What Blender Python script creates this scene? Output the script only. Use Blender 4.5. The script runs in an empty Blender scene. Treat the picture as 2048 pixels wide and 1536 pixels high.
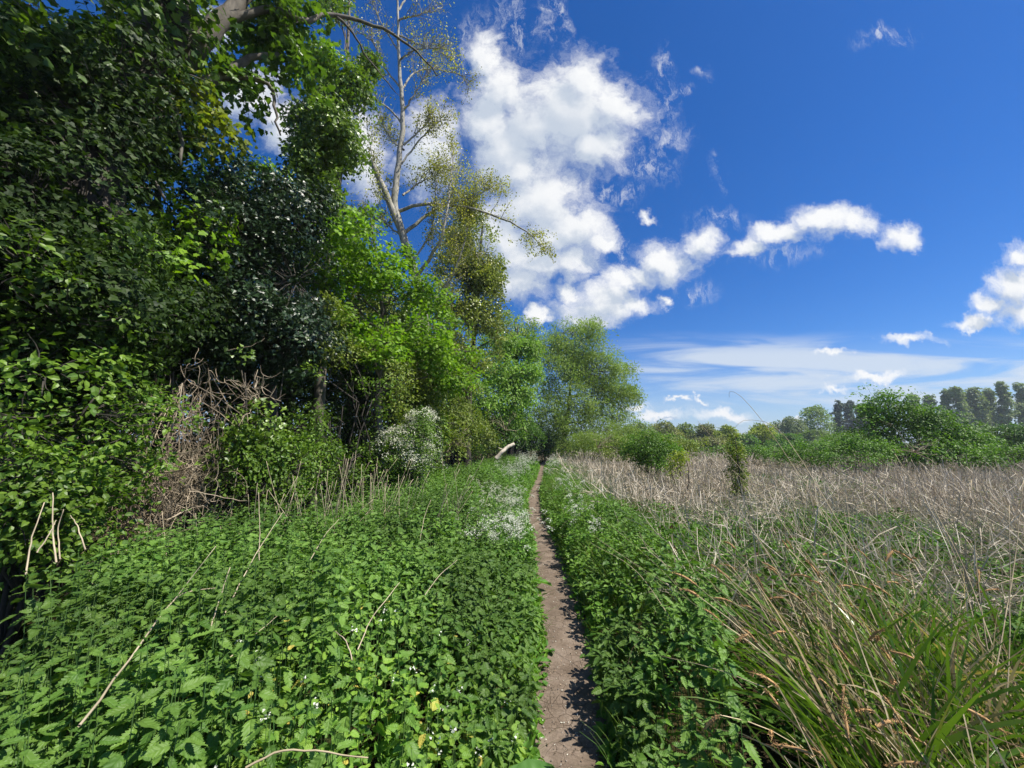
import bpy, math, numpy as np
from mathutils import Vector, Matrix
from math import radians, sin, cos, pi
scene = bpy.context.scene
COL = scene.collection

# ------------------------------------------------------------------ camera, sky, sun, exposure
F = 769.0
PITCH = radians(8.5)
CAMZ = 1.65
cam_d = bpy.data.cameras.new("camera"); cam = bpy.data.objects.new("camera", cam_d); COL.objects.link(cam)
cam.location = (0, 0, CAMZ); cam.rotation_euler = (radians(90) + PITCH, 0, 0)
cam_d.sensor_width = 36; cam_d.lens = F / 2048 * 36; cam_d.clip_start = .02; cam_d.clip_end = 3000
scene.camera = cam
scene.view_settings.view_transform = 'Standard'; scene.view_settings.look = 'None'
scene.view_settings.exposure = 0.7; scene.view_settings.gamma = 1
SUN_EL, SUN_AZ = radians(57), radians(106)      # azimuth clockwise from the view direction
SUN = Vector((sin(SUN_AZ) * cos(SUN_EL), cos(SUN_AZ) * cos(SUN_EL), sin(SUN_EL)))
sd = bpy.data.lights.new("sun", 'SUN'); sd.energy = 4.9; sd.angle = radians(.53); sd.color = (1, .945, .85)
sun = bpy.data.objects.new("sun", sd); COL.objects.link(sun); sun.rotation_euler = SUN.to_track_quat('Z', 'Y').to_euler()
try:
    scene.cycles.max_bounces = 6; scene.cycles.diffuse_bounces = 3; scene.cycles.glossy_bounces = 2
    scene.cycles.transmission_bounces = 4; scene.cycles.caustics_reflective = False; scene.cycles.caustics_refractive = False
    scene.cycles.sample_clamp_indirect = 6
except Exception:
    pass

def ray(px, py):
    x = (px - 1024) / F; yc = (768 - py) / F
    return x, cos(PITCH) - yc * sin(PITCH), sin(PITCH) + yc * cos(PITCH)
def P(px, py, Y):                    # the point of the photograph's ray at distance Y
    x, y, z = ray(px, py); t = Y / y
    return np.array([x * t, Y, CAMZ + z * t])
def G(px, py, h=0.):                 # where the ray meets height h
    x, y, z = ray(px, py); t = (h - CAMZ) / z
    return np.array([x * t, y * t, h])
def UVp(px, py):
    x, y, z = ray(px, py); return x / y, z / y

# ---- node helpers
class NT:
    def __init__(s, tree): s.t = tree; s.n = tree.nodes; s.l = tree.links
    def new(s, typ, **kw):
        n = s.n.new(typ)
        for k, v in kw.items(): setattr(n, k, v)
        return n
    def put(s, sock, v):
        if isinstance(v, bpy.types.NodeSocket): s.l.new(v, sock)
        else: sock.default_value = v
    def math(s, op, a, b=0., c=None, clamp=False):
        n = s.new('ShaderNodeMath', operation=op, use_clamp=clamp); s.put(n.inputs[0], a); s.put(n.inputs[1], b)
        if c is not None: s.put(n.inputs[2], c)
        return n.outputs[0]
    def vm(s, op, a, b=(0, 0, 0)):
        n = s.new('ShaderNodeVectorMath', operation=op); s.put(n.inputs[0], a)
        if op == 'SCALE': s.put(n.inputs[3], b)
        elif op not in ('LENGTH', 'NORMALIZE'): s.put(n.inputs[1], b)
        return n.outputs['Value'] if op in ('LENGTH', 'DOT_PRODUCT') else n.outputs[0]
    def noise(s, vec, scale, detail=4, rough=.55, dist=0., lac=2.):
        n = s.new('ShaderNodeTexNoise'); s.put(n.inputs['Vector'], vec); n.inputs['Scale'].default_value = scale
        n.inputs['Detail'].default_value = detail; n.inputs['Roughness'].default_value = rough; n.inputs['Distortion'].default_value = dist
        n.inputs['Lacunarity'].default_value = lac
        return n
    def mapr(s, v, a, b, c=0., d=1., smooth=True):
        n = s.new('ShaderNodeMapRange', interpolation_type='SMOOTHSTEP' if smooth else 'LINEAR'); s.put(n.inputs['Value'], v)
        for k, q in zip(('From Min', 'From Max', 'To Min', 'To Max'), (a, b, c, d)): s.put(n.inputs[k], q)
        return n.outputs['Result']
    def mix(s, fac, a, b, mode='MIX'):
        n = s.new('ShaderNodeMix', data_type='RGBA', blend_type=mode); s.put(n.inputs[0], fac)
        s.put(n.inputs[6], a if isinstance(a, bpy.types.NodeSocket) else (*a, 1)); s.put(n.inputs[7], b if isinstance(b, bpy.types.NodeSocket) else (*b, 1))
        return n.outputs[2]
    def ramp(s, v, stops):
        n = s.new('ShaderNodeValToRGB'); s.put(n.inputs[0], v); e = n.color_ramp.elements
        while len(e) < len(stops): e.new(.5)
        for q, (p, c) in zip(e, stops): q.position = p; q.color = (*c, 1)
        return n.outputs[0]

# ---- the sky: Nishita plus clouds at infinity, laid out in compass direction
world = bpy.data.worlds.new("World"); scene.world = world; world.use_nodes = True
W = NT(world.node_tree); W.n.clear()
wo = W.new('ShaderNodeOutputWorld'); bg = W.new('ShaderNodeBackground'); W.l.new(bg.outputs[0], wo.inputs[0]); bg.inputs[1].default_value = .1
sky = W.new('ShaderNodeTexSky', sky_type='NISHITA'); sky.sun_disc = False; sky.sun_elevation = SUN_EL; sky.sun_rotation = SUN_AZ
sky.air_density = 1.0; sky.dust_density = .25; sky.ozone_density = 3.5; sky.altitude = 0
hs = W.new('ShaderNodeHueSaturation'); W.l.new(sky.outputs[0], hs.inputs['Color']); hs.inputs['Saturation'].default_value = 1.32; hs.inputs['Value'].default_value = 1.02
hs.inputs['Hue'].default_value = .497
tc = W.new('ShaderNodeTexCoord'); sep = W.new('ShaderNodeSeparateXYZ'); W.l.new(tc.outputs['Generated'], sep.inputs[0])
ay = W.math('MAXIMUM', W.math('ABSOLUTE', sep.outputs[1]), .02)
cu = W.math('DIVIDE', sep.outputs[0], ay); cv = W.math('DIVIDE', sep.outputs[2], ay)
cmb = W.new('ShaderNodeCombineXYZ'); W.l.new(cu, cmb.inputs[0]); W.l.new(cv, cmb.inputs[1]); uv0 = cmb.outputs[0]
BLOBS = [(965, 115, 42, 60), (1000, 190, 75, 75), (985, 260, 75, 75), (1070, 260, 110, 95), (1160, 165, 70, 80), (1225, 210, 85, 70), (1180, 290, 105, 60), (1040, 340, 95, 55),
         (1060, 420, 120, 75), (1150, 450, 95, 60), (1060, 520, 90, 55), (1000, 480, 70, 80), (1205, 478, 48, 26),
         (1400, 480, 52, 42), (1330, 520, 75, 45), (1275, 548, 45, 30), (1130, 575, 35, 28), (1200, 595, 85, 42), (1180, 640, 70, 26), (1270, 615, 55, 24), (1080, 628, 30, 16), (1330, 600, 20, 16),
         (1640, 445, 80, 38), (1700, 440, 55, 30), (1560, 472, 75, 26), (1495, 495, 40, 22), (1795, 462, 46, 28),
         (2045, 500, 45, 32), (2030, 570, 55, 50), (1985, 610, 50, 32), (1950, 648, 65, 18), (2060, 630, 80, 40),
         (1815, 684, 62, 17), (1665, 709, 38, 10), (1755, 757, 55, 13), (1672, 771, 30, 11), (1352, 799, 22, 6), (1392, 799, 16, 6), (1320, 831, 60, 13), (1440, 824, 62, 15), (1560, 838, 50, 8), (1270, 812, 40, 9),
         (1295, 428, 28, 18, .15), (1130, 230, 165, 125), (1010, 300, 95, 85), (1085, 400, 110, 75), (1040, 565, 75, 40), (1130, 520, 85, 42), (1235, 565, 65, 30), (1190, 615, 95, 40), (1100, 470, 110, 60),
         (500, 190, 80, 70), (420, 60, 70, 50), (730, 300, 60, 120), (860, 290, 70, 110), (560, 250, 60, 60), (640, 480, 40, 30), (2300, 420, 120, 40), (-350, 300, 160, 90)]
WISPS = [(1335, 130, 20, 40), (1326, 200, 26, 60), (1340, 275, 46, 40), (1100, 30, 26, 70), (1120, 60, 20, 50), (1775, 75, 70, 22), (1368, 183, 30, 12), (1415, 148, 20, 14), (1300, 330, 60, 46), (1385, 575, 50, 24), (1430, 350, 14, 40), (1030, 60, 60, 70), (1210, 380, 90, 30), (1240, 520, 60, 34), (1440, 440, 60, 20), (1545, 500, 90, 26), (960, 90, 60, 70)]
def blobfield(uv, L=None):
    acc = None
    for (px, py, rx, ry, *off) in (L or BLOBS):
        c = UVp(px, py); a = UVp(px + rx, py); b = UVp(px, py - ry)
        v = W.vm('SUBTRACT', uv, (c[0], c[1], 0)); v = W.vm('MULTIPLY', v, (1 / abs(a[0] - c[0]), 1 / abs(b[1] - c[1]), 0))
        m = W.math('SUBTRACT', 1.0, W.vm('LENGTH', v))
        if off: m = W.math('SUBTRACT', m, off[0])
        if acc is None: acc = m
        else:
            n = W.new('ShaderNodeMath', operation='SMOOTH_MAX'); W.put(n.inputs[0], acc); W.put(n.inputs[1], m); n.inputs[2].default_value = .25; acc = n.outputs[0]
    return W.math('MAXIMUM', acc, -1.5)
def density(uv):
    w1 = W.noise(uv, 4.0, 3, .5); w2 = W.noise(uv, 15.0, 5, .62)
    d = W.vm('ADD', W.vm('SCALE', W.vm('SUBTRACT', w1.outputs['Color'], (.5, .5, .5)), .10), W.vm('SCALE', W.vm('SUBTRACT', w2.outputs['Color'], (.5, .5, .5)), .10))
    uvw = W.vm('ADD', uv, d)
    m = blobfield(uvw)
    f = W.noise(W.vm('ADD', uvw, (3.1, 7.7, 0)), 10.0, 10, .66, .3)
    return W.math('ADD', W.math('MULTIPLY', m, 1.35), W.math('MULTIPLY', W.math('SUBTRACT', f.outputs[0], .52), 2.3)), f.outputs[0], m
den, fb, mm = density(uv0)
den2, fb2, mm2 = density(W.vm('ADD', uv0, (.030, .055, 0)))
mask = W.math('MULTIPLY', W.mapr(den, -.28, 1.0), W.mapr(mm, -.9, -.1))
ww = W.vm('ADD', uv0, W.vm('SCALE', W.vm('SUBTRACT', W.noise(W.vm('MULTIPLY', uv0, (1, .55, 1)), 9, 6, .62).outputs['Color'], (.5, .5, .5)), .16))
wf = W.noise(W.vm('MULTIPLY', ww, (1.0, .45, 1)), 26., 8, .68, .6); wm = blobfield(ww, WISPS)
wisp = W.math('MULTIPLY', W.math('MULTIPLY', W.mapr(wf.outputs[0], .44, .72), W.mapr(wm, -.35, .85)), .62)
mask = W.math('MAXIMUM', mask, wisp)
# cloud shade: thick lower parts grey, rims and tops white
thick = W.mapr(W.math('ADD', W.math('MULTIPLY', mm2, 1.35), W.math('MULTIPLY', W.math('SUBTRACT', fb2, .5), .9)), .0, .95); top = W.mapr(W.math('SUBTRACT', mm, mm2), -.2, .5)
shade = W.math('SUBTRACT', 1.0, W.math('MULTIPLY', thick, W.math('SUBTRACT', 1.0, W.math('MULTIPLY', top, .75))), clamp=True)
ccol = W.mix(shade, (3.5, 3.95, 4.65), (6.0, 6.05, 6.1))
# high thin veil low on the right
st = W.vm('MULTIPLY', uv0, (1.15, 8.5, 1)); sn = W.noise(W.vm('ADD', st, W.vm('SCALE', uv0, (0.0))), 1.7, 7, .55, .8)
v_lo = W.mapr(cv, .045, .10); v_hi = W.mapr(cv, .30, .225); v_r = W.mapr(cu, .05, .5)
skyc = W.mix(1.0, hs.outputs[0], (.45, .575, .815), 'MULTIPLY')
veil = W.math('MULTIPLY', W.math('MULTIPLY', v_lo, v_hi), W.math('MULTIPLY', v_r, W.mapr(sn.outputs[0], .38, .60, .10, .85)))
hazeb = W.mapr(cv, .20, .0, 0, .48)
base = W.mix(veil, skyc, (4.3, 4.8, 5.4)); base = W.mix(hazeb, base, (3.3, 4.1, 5.1))
W.l.new(W.mix(mask, base, ccol), bg.inputs[0])
try:
    world.cycles.sampling_method = 'MANUAL'; world.cycles.sample_map_resolution = 512
except Exception: pass

# ------------------------------------------------------------------ materials
def mat(name):
    m = bpy.data.materials.new(name); m.use_nodes = True; t = NT(m.node_tree)
    return m, t, m.node_tree.nodes['Principled BSDF'], m.node_tree.nodes['Material Output']
def leaf_mat(name, c1, c2, c3=None, p3=.93, trans=.35, rough=.5, spec=.35, patch=.5, tgain=(1.25, 1.35, .55), veins=False, nscale=1.2, gain=1.28):
    m, t, b, o = mat(name)
    if gain: c1, c2 = [tuple(min(.9, q * w) for q, w in zip(c, (gain * 1.10, gain, gain * .9))) for c in (c1, c2)]
    g = t.new('ShaderNodeNewGeometry'); r = g.outputs['Random Per Island']
    stops = [(0, c1), (.85, c2)]
    if c3: stops += [(p3, c2), (min(p3 + .02, 1), c3)]
    col = t.ramp(r, stops)
    tcn = t.new('ShaderNodeTexCoord'); n = t.noise(tcn.outputs['Object'], nscale, 3)
    k = t.mapr(n.outputs[0], .35, .65, 1 - patch * .55, 1 + patch * .35)
    col = t.mix(1.0, col, k, 'MULTIPLY') if False else None or _scale(t, col, k)
    t.put(b.inputs['Base Color'], col); b.inputs['Roughness'].default_value = rough; b.inputs['Specular IOR Level'].default_value = spec
    if veins:
        uvn = t.new('ShaderNodeUVMap'); s = t.new('ShaderNodeSeparateXYZ'); t.l.new(uvn.outputs[0], s.inputs[0])
        au = t.math('ABSOLUTE', t.math('SUBTRACT', s.outputs[0], .5))
        w = t.math('SINE', t.math('MULTIPLY', t.math('SUBTRACT', s.outputs[1], t.math('MULTIPLY', au, .9)), 34.0))
        hgt = t.math('ADD', t.math('MULTIPLY', w, .5), t.mapr(au, 0, .04))
        bp = t.new('ShaderNodeBump'); bp.inputs['Strength'].default_value = .3; bp.inputs['Distance'].default_value = .004
        t.l.new(hgt, bp.inputs['Height']); t.l.new(bp.outputs[0], b.inputs['Normal'])
    tr = t.new('ShaderNodeBsdfTranslucent'); t.l.new(t.mix(1.0, col, tgain, 'MULTIPLY'), tr.inputs[0])
    mx = t.new('ShaderNodeMixShader'); mx.inputs[0].default_value = trans
    t.l.new(b.outputs[0], mx.inputs[1]); t.l.new(tr.outputs[0], mx.inputs[2]); t.l.new(mx.outputs[0], o.inputs[0])
    return m
def _scale(t, col, k):
    return t.vm('SCALE', col, k)
def stalk_mat(name, c1, c2, rough=.7, c3=None, trans=0.0, nscale=6.):
    m, t, b, o = mat(name); g = t.new('ShaderNodeNewGeometry')
    st = [(0, c1), (1, c2)] if c3 is None else [(0, c1), (.55, c2), (1, c3)]
    col = t.ramp(g.outputs['Random Per Island'], st)
    tcn = t.new('ShaderNodeTexCoord'); n = t.noise(tcn.outputs['Object'], nscale, 4)
    col = t.vm('SCALE', col, t.mapr(n.outputs[0], .3, .7, .7, 1.2))
    t.put(b.inputs['Base Color'], col); b.inputs['Roughness'].default_value = rough; b.inputs['Specular IOR Level'].default_value = .2
    if trans:
        tr = t.new('ShaderNodeBsdfTranslucent'); t.l.new(col, tr.inputs[0]); mx = t.new('ShaderNodeMixShader'); mx.inputs[0].default_value = trans
        t.l.new(b.outputs[0], mx.inputs[1]); t.l.new(tr.outputs[0], mx.inputs[2]); t.l.new(mx.outputs[0], o.inputs[0])
    return m
def bark_mat(name, c1, c2, scale=9., bump=.6):
    m, t, b, o = mat(name); tcn = t.new('ShaderNodeTexCoord')
    v = t.vm('MULTIPLY', tcn.outputs['Object'], (1, 1, .35)); n = t.noise(v, scale, 6, .65, .4); n2 = t.noise(tcn.outputs['Object'], 1.3, 3)
    col = t.ramp(n.outputs[0], [(.3, c1), (.62, c2)]); col = t.mix(t.mapr(n2.outputs[0], .5, .7, 0, .5), col, (.06, .075, .035))
    t.put(b.inputs['Base Color'], col); b.inputs['Roughness'].default_value = .85
    bp = t.new('ShaderNodeBump'); bp.inputs['Strength'].default_value = bump; bp.inputs['Distance'].default_value = .03
    t.l.new(n.outputs[0], bp.inputs['Height']); t.l.new(bp.outputs[0], b.inputs['Normal'])
    return m

M = dict(
    nettle=leaf_mat('nettle_leaf', (.050, .124, .022), (.100, .196, .037), trans=.3, rough=.5, spec=.3, patch=.7, veins=True, nscale=.9),
    nettle_far=leaf_mat('nettle_leaf_small', (.050, .124, .022), (.100, .196, .037), trans=.3, rough=.52, spec=.3, patch=.7, nscale=.7),
    mustard=leaf_mat('mustard_leaf', (.09, .21, .03), (.17, .30, .045), (.62, .52, .11), .945, trans=.35, rough=.5, spec=.3, veins=True),
    herb=leaf_mat('verge_leaf', (.05, .15, .02), (.12, .26, .03), trans=.35, rough=.5),
    dock=leaf_mat('dock_leaf', (.07, .20, .04), (.12, .28, .06), trans=.3, rough=.4, spec=.5, veins=True),
    bramble=leaf_mat('bramble_leaf', (.036, .095, .014), (.075, .165, .022), (.10, .05, .03), .96, trans=.3, rough=.55, spec=.18),
    sycamore=leaf_mat('sycamore_leaf', (.035, .085, .014), (.085, .165, .018), trans=.38, rough=.42, spec=.4),
    sycamore_young=leaf_mat('young_sycamore_leaf', (.085, .135, .014), (.15, .19, .02), trans=.45, rough=.5),
    dark=leaf_mat('painted_shade_leaf', (.013, .037, .009), (.040, .082, .014), trans=.28, rough=.55, spec=.2, gain=1.05),  # leaf colour darkened to stand in for the wood's deep shade
    ivy=leaf_mat('ivy_leaf', (.012, .032, .014), (.028, .062, .022), (.06, .10, .02), .95, trans=.12, rough=.40, spec=.4, gain=1.05),
    ivy_fresh=leaf_mat('fresh_ivy_leaf', (.06, .13, .018), (.135, .23, .028), trans=.3, rough=.38, spec=.5),
    maple=leaf_mat('maple_leaf', (.078, .185, .012), (.155, .29, .018), trans=.42, rough=.5, spec=.3),
    maple_soft=leaf_mat('far_maple_leaf', (.10, .22, .035), (.18, .32, .05), trans=.4, rough=.5),
    aspen=leaf_mat('aspen_leaf', (.15, .18, .03), (.29, .31, .06), trans=.45, rough=.4, spec=.5),
    poplar=leaf_mat('poplar_leaf', (.11, .165, .035), (.22, .275, .07), trans=.3, rough=.38, spec=.5),
    willow=leaf_mat('willow_leaf', (.12, .215, .042), (.22, .32, .075), trans=.38, rough=.5, patch=.4, nscale=.5),
    elder=leaf_mat('elder_leaf', (.045, .11, .014), (.115, .21, .026), trans=.35, rough=.45),
    scrub=leaf_mat('scrub_leaf', (.075, .13, .022), (.16, .22, .036), trans=.35, rough=.5),
    hawthorn=leaf_mat('hawthorn_leaf', (.035, .10, .016), (.08, .17, .025), trans=.3, rough=.45),
    bushgreen=leaf_mat('bush_leaf', (.05, .14, .016), (.11, .23, .022), trans=.35, rough=.5, nscale=.5),
    farolive=leaf_mat('olive_tree_leaf', (.13, .165, .045), (.20, .24, .065), trans=.3, nscale=.3),
    fargreen=leaf_mat('distant_tree_leaf', (.09, .165, .03), (.16, .25, .05), trans=.3, nscale=.3),
    faryellow=leaf_mat('yellow_green_leaf', (.16, .24, .02), (.26, .34, .03), trans=.35, nscale=.3),
    farblue=leaf_mat('grey_poplar_leaf', (.115, .175, .07), (.19, .26, .11), trans=.3, nscale=.2),
    fardark=leaf_mat('dark_poplar_leaf', (.045, .08, .042), (.075, .12, .06), trans=.2, nscale=.2),
    bank=leaf_mat('bank_leaf', (.055, .14, .02), (.11, .22, .03), trans=.3, rough=.5, patch=.5, nscale=1.5),
    sedge=leaf_mat('sedge_blade', (.042, .11, .016), (.13, .235, .034), (.40, .32, .14), .88, trans=.3, rough=.32, spec=.3),
    grass=leaf_mat('grass_blade', (.06, .16, .02), (.15, .27, .04), (.30, .27, .10), .9, trans=.3, rough=.5),
    petal=leaf_mat('white_petal', (.72, .74, .62), (.82, .82, .72), trans=.25, rough=.6, patch=.1, tgain=(1, 1, 1), gain=0),
    blossom=leaf_mat('hawthorn_petal', (.62, .63, .45), (.80, .80, .66), trans=.25, rough=.6, patch=.2, tgain=(1, 1, 1), gain=0),
    stem_green=stalk_mat('green_stem', (.05, .12, .03), (.10, .17, .05), .6),
    straw=stalk_mat('dry_straw', (.34, .26, .14), (.56, .47, .31), .65, trans=.1),
    stone=stalk_mat('small_stone', (.12, .10, .08), (.30, .26, .22), .9),
    deadblade=stalk_mat('dead_sedge_blade', (.30, .21, .10), (.52, .41, .23), .6, (.62, .52, .34), trans=.2),
    straw_pale=stalk_mat('pale_dry_stalk', (.33, .265, .17), (.52, .44, .31), .8),
    reed=stalk_mat('grey_dead_reed', (.30, .245, .17), (.54, .46, .345), .8, (.72, .65, .52), trans=.1),
    reed_brown=stalk_mat('brown_dead_reed', (.14, .09, .055), (.27, .20, .14), .8, (.36, .28, .2)),
    spike=stalk_mat('sedge_spike', (.30, .17, .075), (.50, .31, .14), .85, nscale=60.),
    twig=stalk_mat('dead_twig', (.13, .10, .07), (.30, .245, .17), .8, (.47, .39, .28)),
    cane=stalk_mat('bramble_cane', (.07, .04, .03), (.14, .085, .05), .6),
    bark=bark_mat('grey_bark', (.055, .045, .035), (.16, .14, .11)),
    bark_dark=bark_mat('dark_bark', (.022, .018, .014), (.06, .05, .038)),
    bark_pale=bark_mat('pale_poplar_bark', (.17, .155, .125), (.42, .40, .34), 14., .35),
    deadwood=bark_mat('bleached_dead_wood', (.30, .25, .19), (.55, .49, .40), 12., .4),
)
def soil_mats():
    m, t, b, o = mat('dry_cracked_soil'); tcn = t.new('ShaderNodeTexCoord'); ob = tcn.outputs['Object']
    warp = t.vm('ADD', ob, t.vm('SCALE', t.noise(ob, 9, 3).outputs['Color'], .06))
    v = t.new('ShaderNodeTexVoronoi', feature='DISTANCE_TO_EDGE'); t.put(v.inputs['Vector'], warp); v.inputs['Scale'].default_value = 11
    v2 = t.new('ShaderNodeTexVoronoi', feature='DISTANCE_TO_EDGE'); t.put(v2.inputs['Vector'], warp); v2.inputs['Scale'].default_value = 27
    n = t.noise(ob, 3.5, 6, .6); nf = t.noise(ob, 60, 4, .7); gate = t.mapr(t.noise(ob, 2.2, 2).outputs[0], .42, .58)
    col = t.ramp(n.outputs[0], [(.3, (.105, .078, .056)), (.5, (.175, .135, .102)), (.68, (.235, .188, .148))])
    col = t.vm('SCALE', col, t.mapr(nf.outputs[0], .3, .7, .82, 1.15))
    crack = t.math('MULTIPLY', t.math('MULTIPLY', t.mapr(v.outputs[0], .0, .035, 1, 0), gate), .75)
    crack2 = t.math('MULTIPLY', t.math('MULTIPLY', t.mapr(v2.outputs[0], .0, .05, 1, 0), gate), .3)
    ck = t.math('MAXIMUM', crack, crack2)
    t.put(b.inputs['Base Color'], t.mix(ck, col, (.06, .043, .03))); b.inputs['Roughness'].default_value = .95; b.inputs['Specular IOR Level'].default_value = .1
    h = t.math('SUBTRACT', t.math('ADD', t.math('MULTIPLY', n.outputs[0], 1.2), t.math('MULTIPLY', nf.outputs[0], .35)), ck)
    bp = t.new('ShaderNodeBump'); bp.inputs['Strength'].default_value = .6; bp.inputs['Distance'].default_value = .012; t.l.new(h, bp.inputs['Height']); t.l.new(bp.outputs[0], b.inputs['Normal'])
    g, t, b, o = mat('meadow_ground'); tcn = t.new('ShaderNodeTexCoord'); ob = tcn.outputs['Object']
    n = t.noise(ob, .8, 6, .65); n2 = t.noise(ob, 14, 4, .7); s = t.new('ShaderNodeSeparateXYZ'); t.l.new(ob, s.inputs[0])
    near = t.ramp(n.outputs[0], [(.35, (.035, .026, .016)), (.6, (.06, .055, .022)), (.75, (.045, .07, .02))])
    dry = t.ramp(n2.outputs[0], [(.3, (.11, .085, .055)), (.6, (.20, .165, .12)), (.8, (.10, .12, .04))])
    side = t.mapr(t.math('SUBTRACT', s.outputs[0], t.math('MULTIPLY', n.outputs[0], 1.5)), 1.3, 3.0)
    far = t.mapr(s.outputs[1], 45, 90)
    col = t.mix(side, near, dry); col = t.mix(far, col, (.07, .12, .03))
    t.put(b.inputs['Base Color'], col); b.inputs['Roughness'].default_value = 1; b.inputs['Specular IOR Level'].default_value = 0
    bp = t.new('ShaderNodeBump'); bp.inputs['Strength'].default_value = .8; bp.inputs['Distance'].default_value = .05; t.l.new(n2.outputs[0], bp.inputs['Height']); t.l.new(bp.outputs[0], b.inputs['Normal'])
    return m, g
M['soil'], M['ground'] = soil_mats()

# ------------------------------------------------------------------ mesh helpers
def unit(v): return v / np.maximum(np.linalg.norm(v, axis=-1, keepdims=True), 1e-9)
def frame(axis, normal):
    a = unit(axis); x = unit(np.cross(a, normal)); n = np.cross(x, a)
    return np.stack([x, a, n], -1)
class T:                             # a leaf-sized template: base at 0, along +Y, facing +Z
    def __init__(s, v, faces, uv=None):
        s.v = np.array(v, float); s.loops = np.array([i for f in faces for i in f]); s.cnt = np.array([len(f) for f in faces])
        s.uv = np.array(uv, float) if uv is not None else np.stack([s.v[:, 0] + .5, s.v[:, 1]], -1)
class MB:
    def __init__(s): s.V = []; s.L = []; s.C = []; s.U = []; s.M = []; s.S = []; s.n = 0
    def raw(s, v, loops, cnt, uv=None, mi=0, smooth=False):
        v = np.asarray(v, float); loops = np.asarray(loops); cnt = np.asarray(cnt)
        s.V.append(v); s.L.append(loops + s.n); s.C.append(cnt); s.n += len(v)
        s.U.append(np.zeros((len(loops), 2)) if uv is None else uv); s.M.append(np.full(len(cnt), mi)); s.S.append(np.full(len(cnt), smooth))
    def inst(s, t, pos, R, size, mi=0, smooth=False):
        N = len(pos)
        if N == 0: return
        sz = np.asarray(size, float); sz = sz[:, None, None] if sz.ndim == 1 else sz[:, None, :]
        v = np.einsum('nij,nvj->nvi', R, t.v[None] * sz) + pos[:, None, :]
        K = len(t.v); lp = (t.loops[None] + (np.arange(N) * K)[:, None]).ravel()
        s.raw(v.reshape(-1, 3), lp, np.tile(t.cnt, N), np.tile(t.uv[t.loops], (N, 1)), mi, smooth)
    def strands(s, base, az, tilt, curv, length, width, segs=4, sides=2, taper=1.0, tip=.05, wob=0., rng=None, mi=0, twist=None):
        N = len(base)
        if N == 0: return np.zeros((0, segs + 1, 3))
        base = np.asarray(base, float); L = np.broadcast_to(length, N); w = np.broadcast_to(width, N)
        az = np.broadcast_to(az, N).copy(); pts = [base]; k = np.arange(segs)
        for i in range(segs):
            th = tilt + curv * (i + .5) / segs
            if wob: az = az + rng.normal(0, wob, N); th = th + rng.normal(0, wob * .6, N)
            d = np.stack([np.cos(az) * np.sin(th), np.sin(az) * np.sin(th), np.cos(th)], -1)
            pts.append(pts[-1] + d * (L / segs)[:, None])
        pts = np.stack(pts, 1); sp = np.linspace(0, 1, segs + 1)
        s.ribbon(pts, w[:, None] * (1 - (1 - tip) * sp ** (1 / max(taper, .01)) if taper < 99 else np.ones_like(sp))[None], sides, mi, rng, twist)
        return pts
    def ribbon(s, pts, w, sides=2, mi=0, rng=None, twist=None):
        N, S, _ = pts.shape; w = np.broadcast_to(w, (N, S))
        tan = unit(np.gradient(pts, axis=1)) if S > 2 else unit(np.repeat((pts[:, 1:] - pts[:, :1]), 2, 1))
        ref = np.zeros((N, 3)); ang = (rng.uniform(0, 2 * pi, N) if rng is not None else np.linspace(0, 40, N)); ref[:, 0] = np.cos(ang); ref[:, 1] = np.sin(ang); ref[:, 2] = .05
        if twist is not None: ref = twist
        a = unit(np.cross(tan, ref[:, None, :])); b = np.cross(tan, a)
        if sides == 2:
            v = np.stack([pts - a * w[..., None] / 2, pts + a * w[..., None] / 2], 2)
            m = 2; ring = [(0, 1)]
        else:
            v = np.stack([pts + (a * cos(2 * pi * q / sides) + b * sin(2 * pi * q / sides)) * w[..., None] / 2 for q in range(sides)], 2)
            m = sides; ring = [(q, (q + 1) % sides) for q in range(sides)]
        f = []
        for i in range(S - 1):
            for (p, q) in ring: f.append((i * m + p, i * m + q, (i + 1) * m + q, (i + 1) * m + p))
        f = np.array(f).ravel()
        lp = (f[None] + (np.arange(N) * S * m)[:, None]).ravel()
        uvv = np.tile(np.stack([np.tile(np.linspace(0, 1, m), S), np.repeat(np.linspace(0, 1, S), m)], -1)[f], (N, 1))
        s.raw(v.reshape(-1, 3), lp, np.full(N * (S - 1) * len(ring), 4), uvv, mi, sides > 4)
    def tube(s, pts, rad, sides=8, mi=0, cap=True):
        pts = np.asarray(pts, float); S = len(pts); rad = np.broadcast_to(rad, S)
        tan = unit(np.gradient(pts, axis=0)); ref = np.array([.31, .2, .93]) if abs(tan[0, 2]) < .8 else np.array([.9, .4, .1])
        a = unit(np.cross(tan, ref)); b = np.cross(tan, a)
        v = np.stack([pts + (a * cos(2 * pi * q / sides) + b * sin(2 * pi * q / sides)) * rad[:, None] for q in range(sides)], 1).reshape(-1, 3)
        f = [(i * sides + q, i * sides + (q + 1) % sides, (i + 1) * sides + (q + 1) % sides, (i + 1) * sides + q) for i in range(S - 1) for q in range(sides)]
        lp = [x for q in f for x in q]; cnt = [4] * len(f)
        if cap: lp += list(range(S * sides - 1, (S - 1) * sides - 1, -1))[::-1]; cnt.append(sides)
        s.raw(v, lp, cnt, None, mi, True)
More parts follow.
